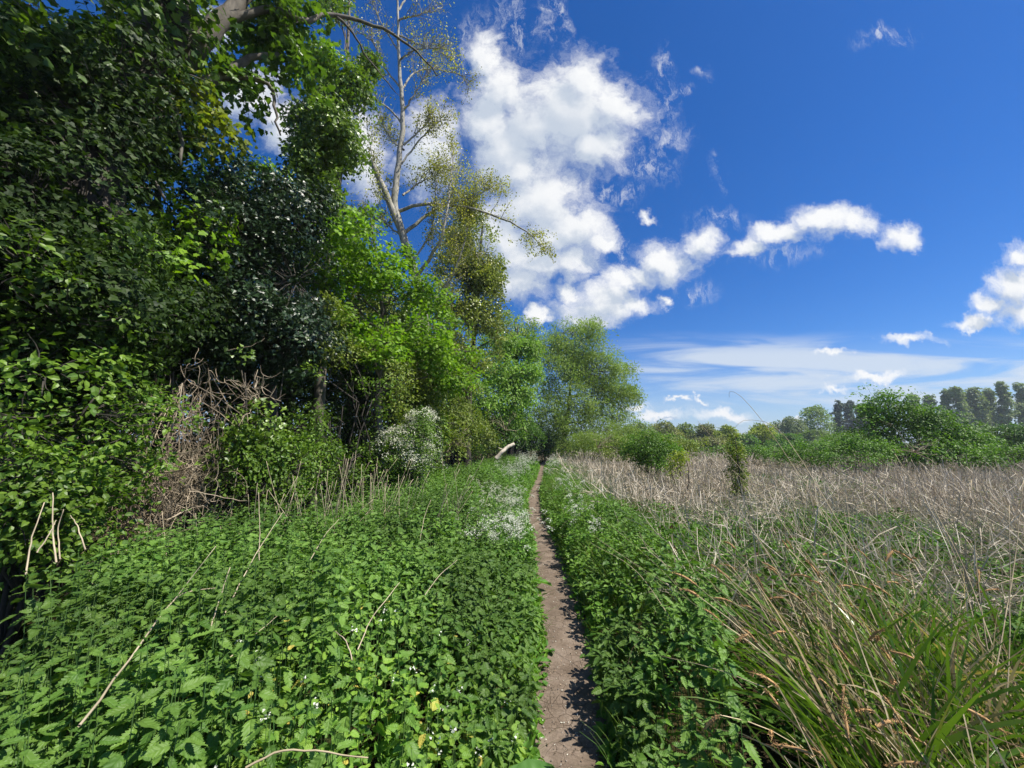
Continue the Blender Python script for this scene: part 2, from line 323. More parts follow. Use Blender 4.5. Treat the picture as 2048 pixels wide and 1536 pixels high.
    def sticks(s, A, B, ra, rb, rng, sag=.08, segs=3, sides=3, mi=0):
        N = len(A)
        if N == 0: return
        t = np.linspace(0, 1, segs + 1)[None, :, None]; L = np.linalg.norm(B - A, axis=-1)
        j = rng.normal(0, 1, (N, 1, 3)) * (L * sag)[:, None, None] * np.sin(t * pi) + np.array([0, 0, -.5]) * (L * sag)[:, None, None] * np.sin(t * pi)
        pts = A[:, None] * (1 - t) + B[:, None] * t + j
        w = 2 * (np.broadcast_to(ra, N)[:, None] * (1 - t[..., 0]) + np.broadcast_to(rb, N)[:, None] * t[..., 0])
        s.ribbon(pts, w, sides, mi, rng)
    def build(s, name, mats, parent=None):
        if not s.V: return None
        me = bpy.data.meshes.new(name); V = np.concatenate(s.V); L = np.concatenate(s.L); C = np.concatenate(s.C)
        if parent is not None: V = V - np.array(parent.location)
        me.vertices.add(len(V)); me.vertices.foreach_set('co', V.astype(np.float32).ravel())
        me.loops.add(len(L)); me.loops.foreach_set('vertex_index', L.astype(np.int32))
        st = np.zeros(len(C), np.int32); st[1:] = np.cumsum(C)[:-1]
        me.polygons.add(len(C)); me.polygons.foreach_set('loop_start', st)
        for m in (mats if isinstance(mats, (list, tuple)) else [mats]): me.materials.append(m)
        me.polygons.foreach_set('material_index', np.concatenate(s.M).astype(np.int32)); me.polygons.foreach_set('use_smooth', np.concatenate(s.S).astype(bool))
        ul = me.uv_layers.new(name='UVMap'); ul.data.foreach_set('uv', np.concatenate(s.U).astype(np.float32).ravel())
        me.update(calc_edges=True)
        o = bpy.data.objects.new(name, me); COL.objects.link(o); o.parent = parent
        return o
def tag(o, label=None, cat=None, group=None, kind=None):
    if label: o['label'] = label
    if cat: o['category'] = cat
    if group: o['group'] = group
    if kind: o['kind'] = kind
    return o
def empty(name, loc, label, cat, group=None):
    o = bpy.data.objects.new(name, None); COL.objects.link(o); o.location = [float(q) for q in loc]; o.empty_display_size = .2
    return tag(o, label, cat, group)
def copy_thing(root, loc, rz=0., sc=(1, 1, 1), label=None, group=None):
    r = root.copy(); COL.objects.link(r); r.location = [float(q) for q in loc]; r.rotation_euler = (0, 0, rz); r.scale = sc
    if label: r['label'] = label
    if group: r['group'] = group
    for ch in list(root.children):
        c = ch.copy(); COL.objects.link(c); c.parent = r
        for gch in list(ch.children):
            d = gch.copy(); COL.objects.link(d); d.parent = c
    return r

# ---- leaf templates
LEAF4 = T([(0, 0, 0), (.33, .42, .07), (0, 1, -.10), (-.33, .42, .07)], [(0, 1, 2), (0, 2, 3)])
SLIM4 = T([(0, 0, 0), (.13, .45, .03), (0, 1, -.12), (-.13, .45, .03)], [(0, 1, 2), (0, 2, 3)])
LEAF6 = T([(0, 0, 0), (.27, .25, .07), (.24, .62, .05), (0, 1, -.14), (-.24, .62, .05), (-.27, .25, .07), (0, .5, 0)],
          [(0, 1, 2, 6), (6, 2, 3), (0, 6, 4, 5), (6, 3, 4)])
ROUND = T([(0, 0, 0), (.34, .18, .04), (.46, .5, .05), (.25, .84, .0), (0, 1, -.08), (-.25, .84, 0), (-.46, .5, .05), (-.34, .18, .04), (0, .45, -.02)],
          [(0, 1, 2, 8), (8, 2, 3, 4), (0, 8, 6, 7), (8, 4, 5, 6)])
def maple_t():
    o = [(.0, .0), (.30, -.04), (.46, .12), (.33, .24), (.62, .48), (.33, .52), (.26, .70), (.0, 1.0)]
    pts = o + [(-x, y) for (x, y) in o[-2:0:-1]]
    v = [(x, y + .05, -.22 * (x * x) - .16 * y * y + .04) for (x, y) in pts] + [(0, .32, 0)]
    n = len(pts); c = n
    return T(v, [(c, i, (i + 1) % n) for i in range(n)])
MAPLE = maple_t()
IVY = T([(0, .05, 0), (.36, .02, .03), (.42, .34, .04), (.2, .5, .02), (0, 1, -.08), (-.2, .5, .02), (-.42, .34, .04), (-.36, .02, .03), (0, .35, 0)],
        [(0, 1, 2, 8), (8, 2, 3, 4), (0, 8, 6, 7), (8, 4, 5, 6)])
def nettle_t(K=8):
    def hw(t): return .36 * (max(t, .0) ** .42) * (1 - t) ** .72 * 1.35 + .012
    def z(x, t): return -.30 * t * t + .22 * abs(x) - .12 * x * x + .035 * sin(t * 9)
    v = []; ax = []
    for i in range(K + 1):
        t = i / K; ax.append(len(v)); v.append((0, t, z(0, t)))
    f = []
    for sg in (1, -1):
        no = []
        for i in range(K + 1):
            t = i / K; x = hw(t) * .80; no.append(len(v)); v.append((sg * x, t - .02, z(x, t)))
        for i in range(K):
            t = (i + .72) / K; x = hw((i + .55) / K) * 1.16; tp = len(v); v.append((sg * x, t + .03, z(x, t) + .015))
            q = (ax[i], no[i], tp, no[i + 1], ax[i + 1]); f.append(q if sg > 0 else q[::-1])
    return T(v, f)
NETTLE = nettle_t(8)
def dock_t(K=7):
    v = []; f = []
    for i in range(K + 1):
        t = i / K; h = .30 * (t + .04) ** .35 * (1 - t) ** .55 * 1.3 + .01
        for j, sx in enumerate((-1, -.5, 0, .5, 1)):
            x = sx * h; v.append((x, t, .12 * abs(sx) + .035 * sin(t * 17 + sx * 4) * abs(sx) - .42 * t * t))
    for i in range(K):
        for j in range(4): a = i * 5 + j; f.append((a, a + 1, a + 6, a + 5))
    return T(v, f)
DOCK = dock_t()
FLORET = T([(0, 0, 0), (.5, .2, .1), (.25, .55, 0), (0, 1, .12), (-.25, .55, 0), (-.5, .2, .1)], [(0, 1, 2), (0, 2, 4), (2, 3, 4), (0, 4, 5)])

# ------------------------------------------------------------------ lie of the land
PYS = [-6, 0, 2.2, 3.4, 6.2, 8.5, 11.3, 14, 17, 22, 28, 36, 60]
PXS = [-.35, .12, .30, .45, .52, .50, .62, .86, 1.2, 1.65, 2.2, 3.2, 8]
def PX(y): return np.interp(y, PYS, PXS)
EYS = [-4, .5, 1.7, 2.5, 3.4, 4.6, 6.2, 9, 15, 24, 32, 60]
EXS = [-2.3, -2.15, -2.2, -2.75, -3.3, -2.95, -2.6, -2.25, -1.45, -.2, 1.6, 7]
def EL(y): return np.interp(y, EYS, EXS)
def wav(x, y, s=1., k=0.): return (np.sin(x * 1.7 * s + 1.3 + k) * np.cos(y * 1.3 * s - .7 + k) + np.sin((x + y) * .9 * s + 2.1 * k + .4) * .6 + np.sin((x - 1.7 * y) * 2.3 * s + k) * .4) / 2
def H(x, y):
    x = np.asarray(x, float); y = np.asarray(y, float)
    d = np.abs(x - PX(y)); k = np.clip((d - .32) / .5, 0, 1)
    h = k * (.06 + .05 * wav(x, y, .8))
    e = EL(y) - x; h = h - np.clip(e / .8, 0, 1) * .25 * np.clip(1 - (y - 8) / 8, 0, 1)  # ground sunk beneath the trees, shaped to look darker there
    r = np.clip((x - PX(y) - 1.2) / 2, 0, 1); h = h - r * .18
    return h

def grid_axis(lo, hi, n, c=0., p=3.2):
    t = np.linspace(-1, 1, n); s = np.sinh(t * p) / np.sinh(p); return np.where(s < 0, c + s * (c - lo), c + s * (hi - c))
def build_ground():
    xs = np.unique(np.concatenate([grid_axis(-700, 700, 90, .5, 6), np.arange(-7, 9, .2)])); ys = np.unique(np.concatenate([grid_axis(-120, 1200, 90, 3, 6), np.arange(-3, 24, .25)]))
    X, Y = np.meshgrid(xs, ys); Z = H(X, Y); Z = np.where(np.hypot(X, Y) > 70, Z - .1, Z)
    nx = len(xs); i, j = np.meshgrid(np.arange(nx - 1), np.arange(len(ys) - 1)); a = (j * nx + i).ravel()
    mb = MB(); mb.raw(np.stack([X, Y, Z], -1).reshape(-1, 3), np.stack([a, a + 1, a + 1 + nx, a + nx], -1).ravel(), np.full(len(a), 4), None, 0, True)
    tag(mb.build('ground', M['ground']), kind='structure')
    ys = np.arange(-3, 37, .06); c = PX(ys); rows = []
    wl = .20 + .035 * wav(ys * 2, ys, 1.) + .012 * np.sin(ys * 23); wr = .235 + .03 * wav(ys * 1.7, ys * 2, 1., 2) + .012 * np.sin(ys * 19)
    for s in np.linspace(-1, 1, 9):
        x = c + np.where(s < 0, s * wl, s * wr); rows.append(np.stack([x, ys, .012 - .010 * s * s + .006 * wav(x * 6, ys * 6)], -1))
    R = np.stack(rows, 1); n = 9; i, j = np.meshgrid(np.arange(n - 1), np.arange(len(ys) - 1)); a = (j * n + i).ravel()
    mb = MB(); mb.raw(R.reshape(-1, 3), np.stack([a, a + 1, a + 1 + n, a + n], -1).ravel(), np.full(len(a), 4), None, 0, True)
    tag(mb.build('dirt_path', M['soil']), kind='structure')
build_ground()

# ------------------------------------------------------------------ ground cover (stuff)
def nettle_plants(mb, x, y, h, rng, tiers, T_, lscale=1., stem=True, mi=0, mis=1):
    N = len(x); z = H(x, y); az0 = rng.uniform(0, 2 * pi, N); lean = rng.normal(0, .06, (N, 2)); sc = rng.uniform(.6, 1.25, N) * lscale
    Ls = [.030, .058, .084, .100, .104, .098, .09]; el = [.7, .35, .02, -.22, -.36, -.45, -.5]; fr = [1., .975, .925, .855, .77, .67, .56]
    ps, ax, nn, sz = [], [], [], []
    for k in range(tiers):
        for sd_ in (0, pi):
            a = az0 + k * pi / 2 + sd_ + rng.normal(0, .22, N); e = el[k] + rng.normal(0, .16, N); hh = h * fr[k]
            st = np.stack([x + lean[:, 0] * hh, y + lean[:, 1] * hh, z + hh], -1); d = np.stack([np.cos(a) * np.cos(e), np.sin(a) * np.cos(e), np.sin(e)], -1)
            ps.append(st + d * (Ls[k] * .22 * sc)[:, None]); ax.append(d); nn.append(np.array([0, 0, 1.]) + rng.normal(0, .38, (N, 3))); sz.append(Ls[k] * sc * rng.uniform(.85, 1.15, N))
    mb.inst(T_, np.concatenate(ps), frame(np.concatenate(ax), np.concatenate(nn)), np.concatenate(sz), mi)
    if stem:
        tip = np.stack([x + lean[:, 0] * h, y + lean[:, 1] * h, z + h], -1)
        mb.sticks(np.stack([x, y, z], -1), tip, .0028, .0014, rng, .02, 2, 3, mis)
def scatter_xy(rng, x0, x1, y0, y1, dens):
    n = int((x1 - x0) * (y1 - y0) * dens); return rng.uniform(x0, x1, n), rng.uniform(y0, y1, n)
def nettle_h(x, y):
    d = PX(y) - .22 - x
    return np.clip(.30 + d * .42, .24, .78) * (1 + .13 * wav(x, y, 1.6)) 
def build_nettles():
    rng = np.random.default_rng(5); mb = MB()
    must = lambda x, y: np.clip(1.25 - np.hypot((x + .45) / .75, (y - 1.75) / .85), 0, 1)
    for (y0, y1, d, t, tm, ls) in ((.35, 3.4, 270, 6, NETTLE, .72), (3.4, 7, 210, 5, LEAF6, .76), (7, 24, 120, 4, LEAF6, .9)):
        x, y = scatter_xy(rng, -4, 1.6, y0, y1, d)
        k = (x < PX(y) - .25 - .05 * wav(x * 5, y * 5)) & (x > EL(y) + .12 * wav(y, x, 2)) & (rng.uniform(0, 1, len(x)) > .75 * must(x, y)) & ~((np.hypot(x, y) < .35))
        x, y = x[k], y[k]; k = rng.uniform(0, 1, len(x)) > .35 * np.clip(wav(x * 1.6, y * 1.6, 1.8, 4) - .1, 0, 1); x, y = x[k], y[k]; h = nettle_h(x, y) * rng.uniform(.72, 1.16, len(x)); nettle_plants(mb, x, y, h, rng, t, tm, ls, y0 < 7)
    tag(mb.build('nettle_bed', [M['nettle'], M['stem_green']]), 'dense bed of stinging nettles filling the ground between path and trees', 'nettles', kind='stuff')
    # right bank
    mb = MB()
    for (y0, y1, d, t, tm, ls) in ((.3, 3.2, 170, 6, NETTLE, .72), (3.2, 7, 130, 5, LEAF6, .75), (7, 22, 80, 4, LEAF6, .9)):
        x, y = scatter_xy(rng, .2, 4, y0, y1, d); w = np.interp(y, [0, 1.5, 2.6, 4, 8, 14, 22], [.36, .42, .62, .9, 1.25, 1.2, .9]); q = x - PX(y) - .24
        k = (q > -.03 + .06 * wav(x * 4, y * 4)) & (q < w + .15 * wav(y, x, 2)); x, y = x[k], y[k]; q = q[k]
        h = np.clip(.31 + q * .7, .28, .68) * (1 + .12 * wav(x, y, 2.)) * rng.uniform(.8, 1.1, len(x)); h *= np.interp(y, [0, 5, 10], [1, .95, .8])
        nettle_plants(mb, x, y, h, rng, t, tm, ls, y0 < 6, 0 if y0 < 3 else 2)
    tag(mb.build('nettle_bank', [M['nettle'], M['stem_green'], M['bank']]), 'strip of nettles overhanging the right edge of the path', 'nettles', kind='stuff')
    # garlic mustard: paler, some yellowed leaves, small white flowers
    mb = MB(); x, y = scatter_xy(rng, -1.6, .3, .6, 2.9, 190)
    k = (rng.uniform(0, 1, len(x)) < must(x, y) * 1.1) & (x < PX(y) - .24); x, y = x[k], y[k]; N = len(x); z = H(x, y)
    h = np.clip(nettle_h(x, y) * rng.uniform(.75, 1.08, N), .2, .75); ps, ax, sz, nn = [], [], [], []
    for q in range(11):
        a = q * 2.4 + rng.uniform(0, 6.3, N); f = 1 - .06 * q + rng.normal(0, .02, N); e = rng.normal(.0, .35, N)
        d = np.stack([np.cos(a) * np.cos(e), np.sin(a) * np.cos(e), np.sin(e)], -1); ps.append(np.stack([x, y, z + h * f], -1) + d * .025); ax.append(d); nn.append(np.array([0, 0, 1.]) + rng.normal(0, .45, (N, 3)))
        sz.append(rng.uniform(.028, .062, N) * (1 if q > 2 else .7))
    sz = np.concatenate(sz); mb.inst(NETTLE, np.concatenate(ps), frame(np.concatenate(ax), np.concatenate(nn)), sz[:, None] * np.array([1.35, 1, 1]), 0)
    mb.sticks(np.stack([x, y, z], -1), np.stack([x, y, z + h], -1), .002, .0012, rng, .03, 2, 3, 1)
    fl = rng.choice(N, N // 6, replace=False)
    fp = np.repeat(np.stack([x, y, z + h + .012], -1)[fl], 7, 0) + rng.normal(0, .009, (len(fl) * 7, 3)); ra = rng.normal(0, 1, (len(fp), 3))
    mb.inst(FLORET, fp, frame(ra, np.array([0, 0, 1.]) + rng.normal(0, .4, (len(fp), 3))), rng.uniform(.008, .014, len(fp)), 2)
    tag(mb.build('garlic_mustard', [M['mustard'], M['stem_green'], M['petal']]), 'pale garlic mustard with yellowing leaves and tiny white flowers among the nettles', 'wildflowers', kind='stuff')
build_nettles()
def build_verge():
    # low herbs and grass hugging both edges of the path
    rng = np.random.default_rng(8); mb = MB(); n = 14000; y = .4 + 26 * rng.uniform(0, 1, n) ** 1.7; sd_ = rng.choice([-1, 1], n)
    q = np.abs(rng.normal(0, .17, n)) - .05 * rng.uniform(0, 1, n) ** 2; x = PX(y) + sd_ * (.20 + q + .03 * wav(y * 5, y * 3)); z = H(x, y) + .012
    hgt = np.clip(.02 + q * 1.0, .006, .35) * rng.uniform(.3, 1.2, n); a = rng.uniform(0, 2 * pi, n); e = rng.normal(.15, .4, n)
    d = np.stack([np.cos(a) * np.cos(e), np.sin(a) * np.cos(e), np.sin(e)], -1)
    mb.inst(LEAF6, np.stack([x, y, z + hgt], -1), frame(d, np.array([0, 0, 1.]) + rng.normal(0, .4, (n, 3))), rng.uniform(.025, .07, n) * (1 + y / 25), 0)
    n = 9000; y = .5 + 22 * rng.uniform(0, 1, n) ** 1.5; s2 = rng.choice([-1, 1], n); x = PX(y) + s2 * (.23 + np.abs(rng.normal(0, .22, n))); z = H(x, y)
    mb.strands(np.stack([x, y, z], -1), rng.uniform(0, 2 * pi, n), rng.uniform(0, .4, n), rng.uniform(.2, 1.3, n), rng.uniform(.12, .38, n), rng.uniform(.003, .006, n) * (1 + y / 12), 4, 2, 1.2, .1, .1, rng, 1)
    tag(mb.build('verge_grass', [M['herb'], M['grass']]), 'low grass and herbs fringing both edges of the dirt path', 'grass', kind='stuff')
    # lighter grassy herbs right of the path, middle distance
    mb = MB(); n = 26000; y = 3.8 + 16 * rng.uniform(0, 1, n) ** 1.3; x = PX(y) + .45 + rng.uniform(0, 1, n) ** .8 * 1.5; z = H(x, y)
    mb.strands(np.stack([x, y, z], -1), rng.uniform(0, 2 * pi, n), rng.uniform(0, .35, n), rng.uniform(.1, 1.0, n), rng.uniform(.35, .7, n), rng.uniform(.004, .007, n) * (1 + y / 10), 4, 2, 1.2, .1, .1, rng, 0)
    tag(mb.build('bank_grass', [M['grass']]), 'light green grass growing through the right bank behind the nettles', 'grass', kind='stuff')
    # petals and crumbs on the path
    mb = MB(); n = 420; y = 1.5 + 12 * rng.uniform(0, 1, n) ** 1.6; x = PX(y) + rng.uniform(-.18, .2, n); a = rng.normal(0, 1, (n, 3)) * np.array([1, 1, .1])
    mb.inst(FLORET, np.stack([x, y, .018 + .008 * wav(x * 6, y * 6)], -1), frame(a, np.array([0, 0, 1.]) + rng.normal(0, .3, (n, 3))), rng.uniform(.004, .010, n), 0)
    n = 1600; y = 1.5 + 11 * rng.uniform(0, 1, n) ** 1.5; x = PX(y) + rng.uniform(-.19, .22, n); a = rng.normal(0, 1, (n, 3)) * np.array([1, 1, .2])
    mb.inst(LEAF4, np.stack([x, y, .018 + .008 * wav(x * 6, y * 6)], -1), frame(a, np.array([0, 0, 1.]) + rng.normal(0, .6, (n, 3))), rng.uniform(.004, .014, n), 1)
    n = 500; y = 1.5 + 12 * rng.uniform(0, 1, n) ** 1.6; x = PX(y) + rng.uniform(-.2, .23, n); th = rng.normal(0, 1, (n, 3))
    mb.inst(T([(-.5, -.5, -.3), (.5, -.5, -.3), (.5, .5, -.25), (-.5, .5, -.3), (-.3, -.3, .35), (.35, -.25, .3), (.25, .35, .3), (-.3, .25, .4)], [(0, 1, 5, 4), (1, 2, 6, 5), (2, 3, 7, 6), (3, 0, 4, 7), (4, 5, 6, 7)]), np.stack([x, y, .014 + .008 * wav(x * 6, y * 6)], -1), frame(th * np.array([1, 1, .1]), np.array([0, 0, 1.]) + rng.normal(0, .2, (n, 3))), rng.uniform(.003, .011, n), 2, True)
    tag(mb.build('path_litter', [M['petal'], M['reed_brown'], M['stone']]), 'fallen white petals, dry crumbs and small stones scattered on the bare path', 'litter', kind='stuff')
build_verge()

def field_mask(x, y): return x > PX(y) + np.interp(y, [0, 3, 6, 10, 18, 30], [1.0, 1.0, 1.3, 1.2, .7, .6])
def bramble_amt(x, y):
    g = wav(x, y, .55, 1.3) + .55 * wav(x, y, 1.5, .4); near = np.clip((8.2 - y) / 3.4, 0, 1); 
    return g + .95 * near - .12
def build_field():
    rng = np.random.default_rng(12)
    # bramble carpet
    mb = MB(); n = 150000; y = .6 + 15 * rng.uniform(0, 1, n) ** 1.35; x = PX(y) + .7 + (y * 1.35 + 2.5) * rng.uniform(0, 1, n); b = bramble_amt(x, y)
    k = (b > .0 + rng.uniform(-.15, .3, n)) & field_mask(x, y); x, y, b = x[k], y[k], b[k]; n = len(x)
    top = .34 + .26 * np.clip(b, 0, 1) + .14 * wav(x, y, 2.6, 2.) ; z = H(x, y) + top * (1 - .75 * rng.uniform(0, 1, n) ** 2.2) + rng.normal(0, .03, n)
    z = np.where(np.hypot((x - 2.) / 1.25, (y - 1.7) / 1.25) < 1, H(x, y) + (z - H(x, y)) * .45, z)
    a = rng.uniform(0, 2 * pi, n); e = rng.normal(-.1, .5, n); d = np.stack([np.cos(a) * np.cos(e), np.sin(a) * np.cos(e), np.sin(e)], -1)
    mb.inst(LEAF6, np.stack([x, y, z], -1), frame(d, np.array([.1, -.1, 1.]) + rng.normal(0, .6, (n, 3))), rng.uniform(.025, .055, n) * (1 + y / 16), 0)
    n = 900; y = 1. + 13 * rng.uniform(0, 1, n) ** 1.2; x = PX(y) + .9 + (y * 1.3 + 2) * rng.uniform(0, 1, n); 
    mb.strands(np.stack([x, y, H(x, y)], -1), rng.uniform(0, 2 * pi, n), rng.uniform(.1, .6, n), rng.uniform(1.3, 2.4, n), rng.uniform(.7, 1.5, n), .006, 8, 3, 1.2, .3, .12, rng, 1)
    tag(mb.build('bramble_carpet', [M['bramble'], M['cane']]), 'dark green bramble patches sprawling between the right bank and the dry reeds', 'brambles', kind='stuff')
    # dead reeds and grass, broken and tangled
    mb = MB(); n = 135000; u = rng.uniform(0, 1, n); y = 2.8 + 47 * u ** 1.75; x = PX(y) + .9 + (y * 1.5 + 4) * rng.uniform(0, 1, n) ** .9; b = bramble_amt(x, y) + .5 * np.clip(wav(x, y, .35, 2.2), 0, 1)
    dens = np.clip(1.0 - .75 * np.clip(b * 1.2, 0, 1), 0, 1) * np.clip((y - 2.2) / 3.2, .12, 1)
    dens = dens * np.clip(.75 + .7 * wav(x, y, 1.4, .9), .12, 1); k = field_mask(x, y) & (rng.uniform(0, 1, n) < dens); x, y = x[k], y[k]; n = len(x); z = H(x, y); far = 1 + y / 9
    hh = rng.uniform(.3, .85, n) * (1 + .30 * wav(x, y, .9)) * np.clip(1 - .35 * wav(x, y, .3, 1.), .5, 1.3) 
    az = rng.normal(pi * .75, 1.5, n)
    mb.strands(np.stack([x, y, z + rng.uniform(0, .3, n) * (hh > .3)], -1), az, np.abs(rng.normal(.35, .45, n)), rng.normal(.5, .9, n), hh, rng.uniform(.003, .0065, n) * far, 4, 2, 99, .5, .16, rng, 0)
    # lying tangle
    n = 34000; y = 3. + 22 * rng.uniform(0, 1, n) ** 1.6; x = PX(y) + .9 + (y * 1.5 + 4) * rng.uniform(0, 1, n); b = bramble_amt(x, y)
    k = field_mask(x, y) & (rng.uniform(0, 1, n) < np.clip(1 - .7 * np.clip(b, 0, 1), .15, 1)); x, y = x[k], y[k]; n = len(x)
    mb.strands(np.stack([x, y, H(x, y) + rng.uniform(.2, .62, n)], -1), rng.uniform(0, 2 * pi, n), rng.uniform(.9, 1.9, n), rng.normal(0, .8, n), rng.uniform(.25, .7, n), rng.uniform(.003, .006, n) * (1 + y / 10), 4, 2, 99, .5, .2, rng, 0)
    tag(mb.build('dead_reeds', [M['reed']]), 'wide field of grey brown dead reeds on the right', 'reeds', kind='stuff')
    # green shoots coming up through the reeds
    mb = MB(); n = 52000; y = 3.5 + 34 * rng.uniform(0, 1, n) ** 1.7; x = PX(y) + 1. + (y * 1.5 + 3) * rng.uniform(0, 1, n); k = field_mask(x, y) & (wav(x, y, .55, 3) > -.12 + rng.uniform(-.3, .3, n)); x, y = x[k], y[k]; n = len(x)
    mb.strands(np.stack([x, y, H(x, y)], -1), rng.uniform(0, 2 * pi, n), rng.uniform(0, .4, n), rng.uniform(.1, .8, n), rng.uniform(.4, .7, n), rng.uniform(.006, .011, n) * (1 + y / 10), 3, 2, 1.2, .1, .1, rng, 0)
    tag(mb.build('field_grass', [M['grass']]), 'green grass shoots rising through the dead reeds', 'grass', kind='stuff')
    # undergrowth in the shade under the trees
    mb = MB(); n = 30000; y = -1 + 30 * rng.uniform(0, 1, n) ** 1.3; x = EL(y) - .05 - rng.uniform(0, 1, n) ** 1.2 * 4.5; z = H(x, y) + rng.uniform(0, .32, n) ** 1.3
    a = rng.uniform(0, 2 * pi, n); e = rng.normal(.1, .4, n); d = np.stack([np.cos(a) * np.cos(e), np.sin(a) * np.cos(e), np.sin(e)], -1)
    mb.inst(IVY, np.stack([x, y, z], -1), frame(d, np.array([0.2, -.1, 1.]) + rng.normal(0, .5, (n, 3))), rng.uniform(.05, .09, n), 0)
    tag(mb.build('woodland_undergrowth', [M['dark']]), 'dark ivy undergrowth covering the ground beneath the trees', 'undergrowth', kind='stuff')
build_field()

# ------------------------------------------------------------------ trees
def wob3(p, s=1., k=0.): return (np.sin(p[:, 0] * 2.1 * s + k) * np.cos(p[:, 1] * 1.9 * s + 1.7 * k) + np.sin(p[:, 2] * 2.3 * s - .6 * k + p[:, 0] * s) * .8 + np.sin((p[:, 0] + p[:, 1] - p[:, 2]) * 1.2 * s + k) * .7) / 1.8
def bez(a, c, b, n): t = np.linspace(0, 1, n)[:, None]; return a * (1 - t) ** 2 + 2 * c * t * (1 - t) + b * t * t
DENS = [1.9]
def spray_crown(leafmb, clumps, tmpl, leaf, rng, per=24, sr=.3, up=.6, out=.8, gap=-.35, mi=0, twigs=None, droop=.5, shell=.45, gscale=1.3, tw=.006, jitter=.4, vary=(.55, 1.2)):
    for (c, r, ns) in clumps:
        c = np.asarray(c, float); r = np.broadcast_to(np.asarray(r, float), 3); ns = int(ns * DENS[0]); d = unit(rng.normal(0, 1, (ns, 3)))
        rad = rng.uniform(shell, 1, ns) ** .6
        p = c + d * r * (rad * (1 + .38 * wob3(d * 2.2, 1., c[0] * 3 + c[2])))[:, None]
        k = wob3(p, gscale, 1.7 + c[1]) > gap + .14; p, d, rad = p[k], d[k], rad[k]; n = len(p)
        if n == 0: continue
        ns_ = unit(up * np.array([0, 0, 1.]) + out * d + .35 * rng.normal(0, 1, (n, 3)))
        t1 = unit(np.cross(ns_, rng.normal(0, 1, (n, 3)))); t2 = np.cross(ns_, t1); ssc = rng.uniform(.6, 1.25, n)
        th = rng.uniform(0, 2 * pi, (n, per)); rr = np.sqrt(rng.uniform(0, 1, (n, per))) * sr * ssc[:, None]
        rd = t1[:, None] * np.cos(th)[..., None] + t2[:, None] * np.sin(th)[..., None]
        q = p[:, None] + rd * rr[..., None] + ns_[:, None] * (rng.normal(0, .16 * sr, (n, per)))[..., None]; q[..., 2] -= droop * rr ** 2 / max(sr, .01)
        ax = rd * .8 + rng.normal(0, .4, q.shape) + np.array([0, 0, -.35 * droop]); nm = ns_[:, None] + rng.normal(0, jitter, q.shape)
        leafmb.inst(tmpl, q.reshape(-1, 3), frame(ax.reshape(-1, 3), nm.reshape(-1, 3)), leaf * rng.uniform(*vary, n * per), mi)
        if twigs is not None:
            A = c + (p - c) * rng.uniform(.15, .5, (n, 1)) - np.array([0, 0, .12]) * r[2]
            twigs.sticks(A, p, tw, tw * .35, rng, .1, 3, 3)
def limb(mb, a, b, r0, r1, rng, lift=.25, n=9, sides=7, wig=.04):
    a = np.asarray(a, float); b = np.asarray(b, float); L = np.linalg.norm(b - a); c = (a + b) / 2 + np.array([0, 0, lift * L]) * .5 + rng.normal(0, .06 * L, 3)
    p = bez(a, c, b, n); w = rng.normal(0, wig * L, (n, 3)) * np.sin(np.linspace(0, pi, n))[:, None]; p = p + w * .5
    mb.tube(p, np.linspace(r0, r1, n), sides); return p
def poly(pts, n=24, rng=None, wig=0.):
    pts = np.asarray(pts, float); t = np.linspace(0, len(pts) - 1, n); i = np.clip(t.astype(int), 0, len(pts) - 2); f = (t - i)[:, None]
    pm = np.vstack([2 * pts[0] - pts[1], pts, 2 * pts[-1] - pts[-2]]); p0, p1, p2, p3 = pm[i], pm[i + 1], pm[i + 2], pm[i + 3]
    p = .5 * ((2 * p1) + (-p0 + p2) * f + (2 * p0 - 5 * p1 + 4 * p2 - p3) * f ** 2 + (-p0 + 3 * p1 - 3 * p2 + p3) * f ** 3)
    if rng is not None: p = p + rng.normal(0, wig, p.shape)
    return p
def tree(name, label, cat, base, top, r0, clumps, tmpl, leaf, lm, bm, seed, group=None, per=24, sr=.3, extra=None, trunk_mid=None, limbs=True, leafname='crown', **kw):
    rng = np.random.default_rng(seed); base = np.asarray(base, float); top = np.asarray(top, float)
    root = empty(name, base, label, cat, group); tm = MB(); cm = MB()
    mids = [base - np.array([0, 0, .3]), base + (top - base) * .33 + rng.normal(0, .1, 3), base + (top - base) * .66 + rng.normal(0, .14, 3), top] if trunk_mid is None else [base - np.array([0, 0, .3])] + list(trunk_mid) + [top]
    tp = poly(mids, 20, rng, r0 * .06); rad = r0 * (1 - .86 * np.linspace(0, 1, 20) ** .9); rad[:2] *= 1.25
    tm.tube(tp, rad, 10)
    if limbs:
        for (c, r, n_) in clumps:
            c = np.asarray(c, float); j = int(np.argmin(np.linalg.norm(tp - (c - np.array([0, 0, .25 * np.linalg.norm(c - tp[10])])), axis=1) + 0)); j = max(3, min(18, j))
            if np.linalg.norm(tp[j] - c) > .15: limb(tm, tp[j], c, max(rad[j] * .5, .012), .010, rng, .15, 9, 6)
    spray_crown(cm, clumps, tmpl, leaf, rng, per, sr, twigs=tm, **kw)
    mats = [lm]
    if extra:
        for (cl, tmpl2, leaf2, m2, kw2) in extra: mats.append(m2); spray_crown(cm, cl, tmpl2, leaf2, rng, mi=len(mats) - 1, twigs=tm, **kw2)
    tm.build('trunk', bm, root); cm.build(leafname, mats, root)
    return root
def cl(px, py, Y, rx, rz, n, ry=None):   # a clump of foliage seen at this place, sizes in metres
    return (P(px, py, Y), (rx, ry if ry is not None else rx, rz), n)
def ground_at(x, y): return np.array([x, y, float(H(x, y))])

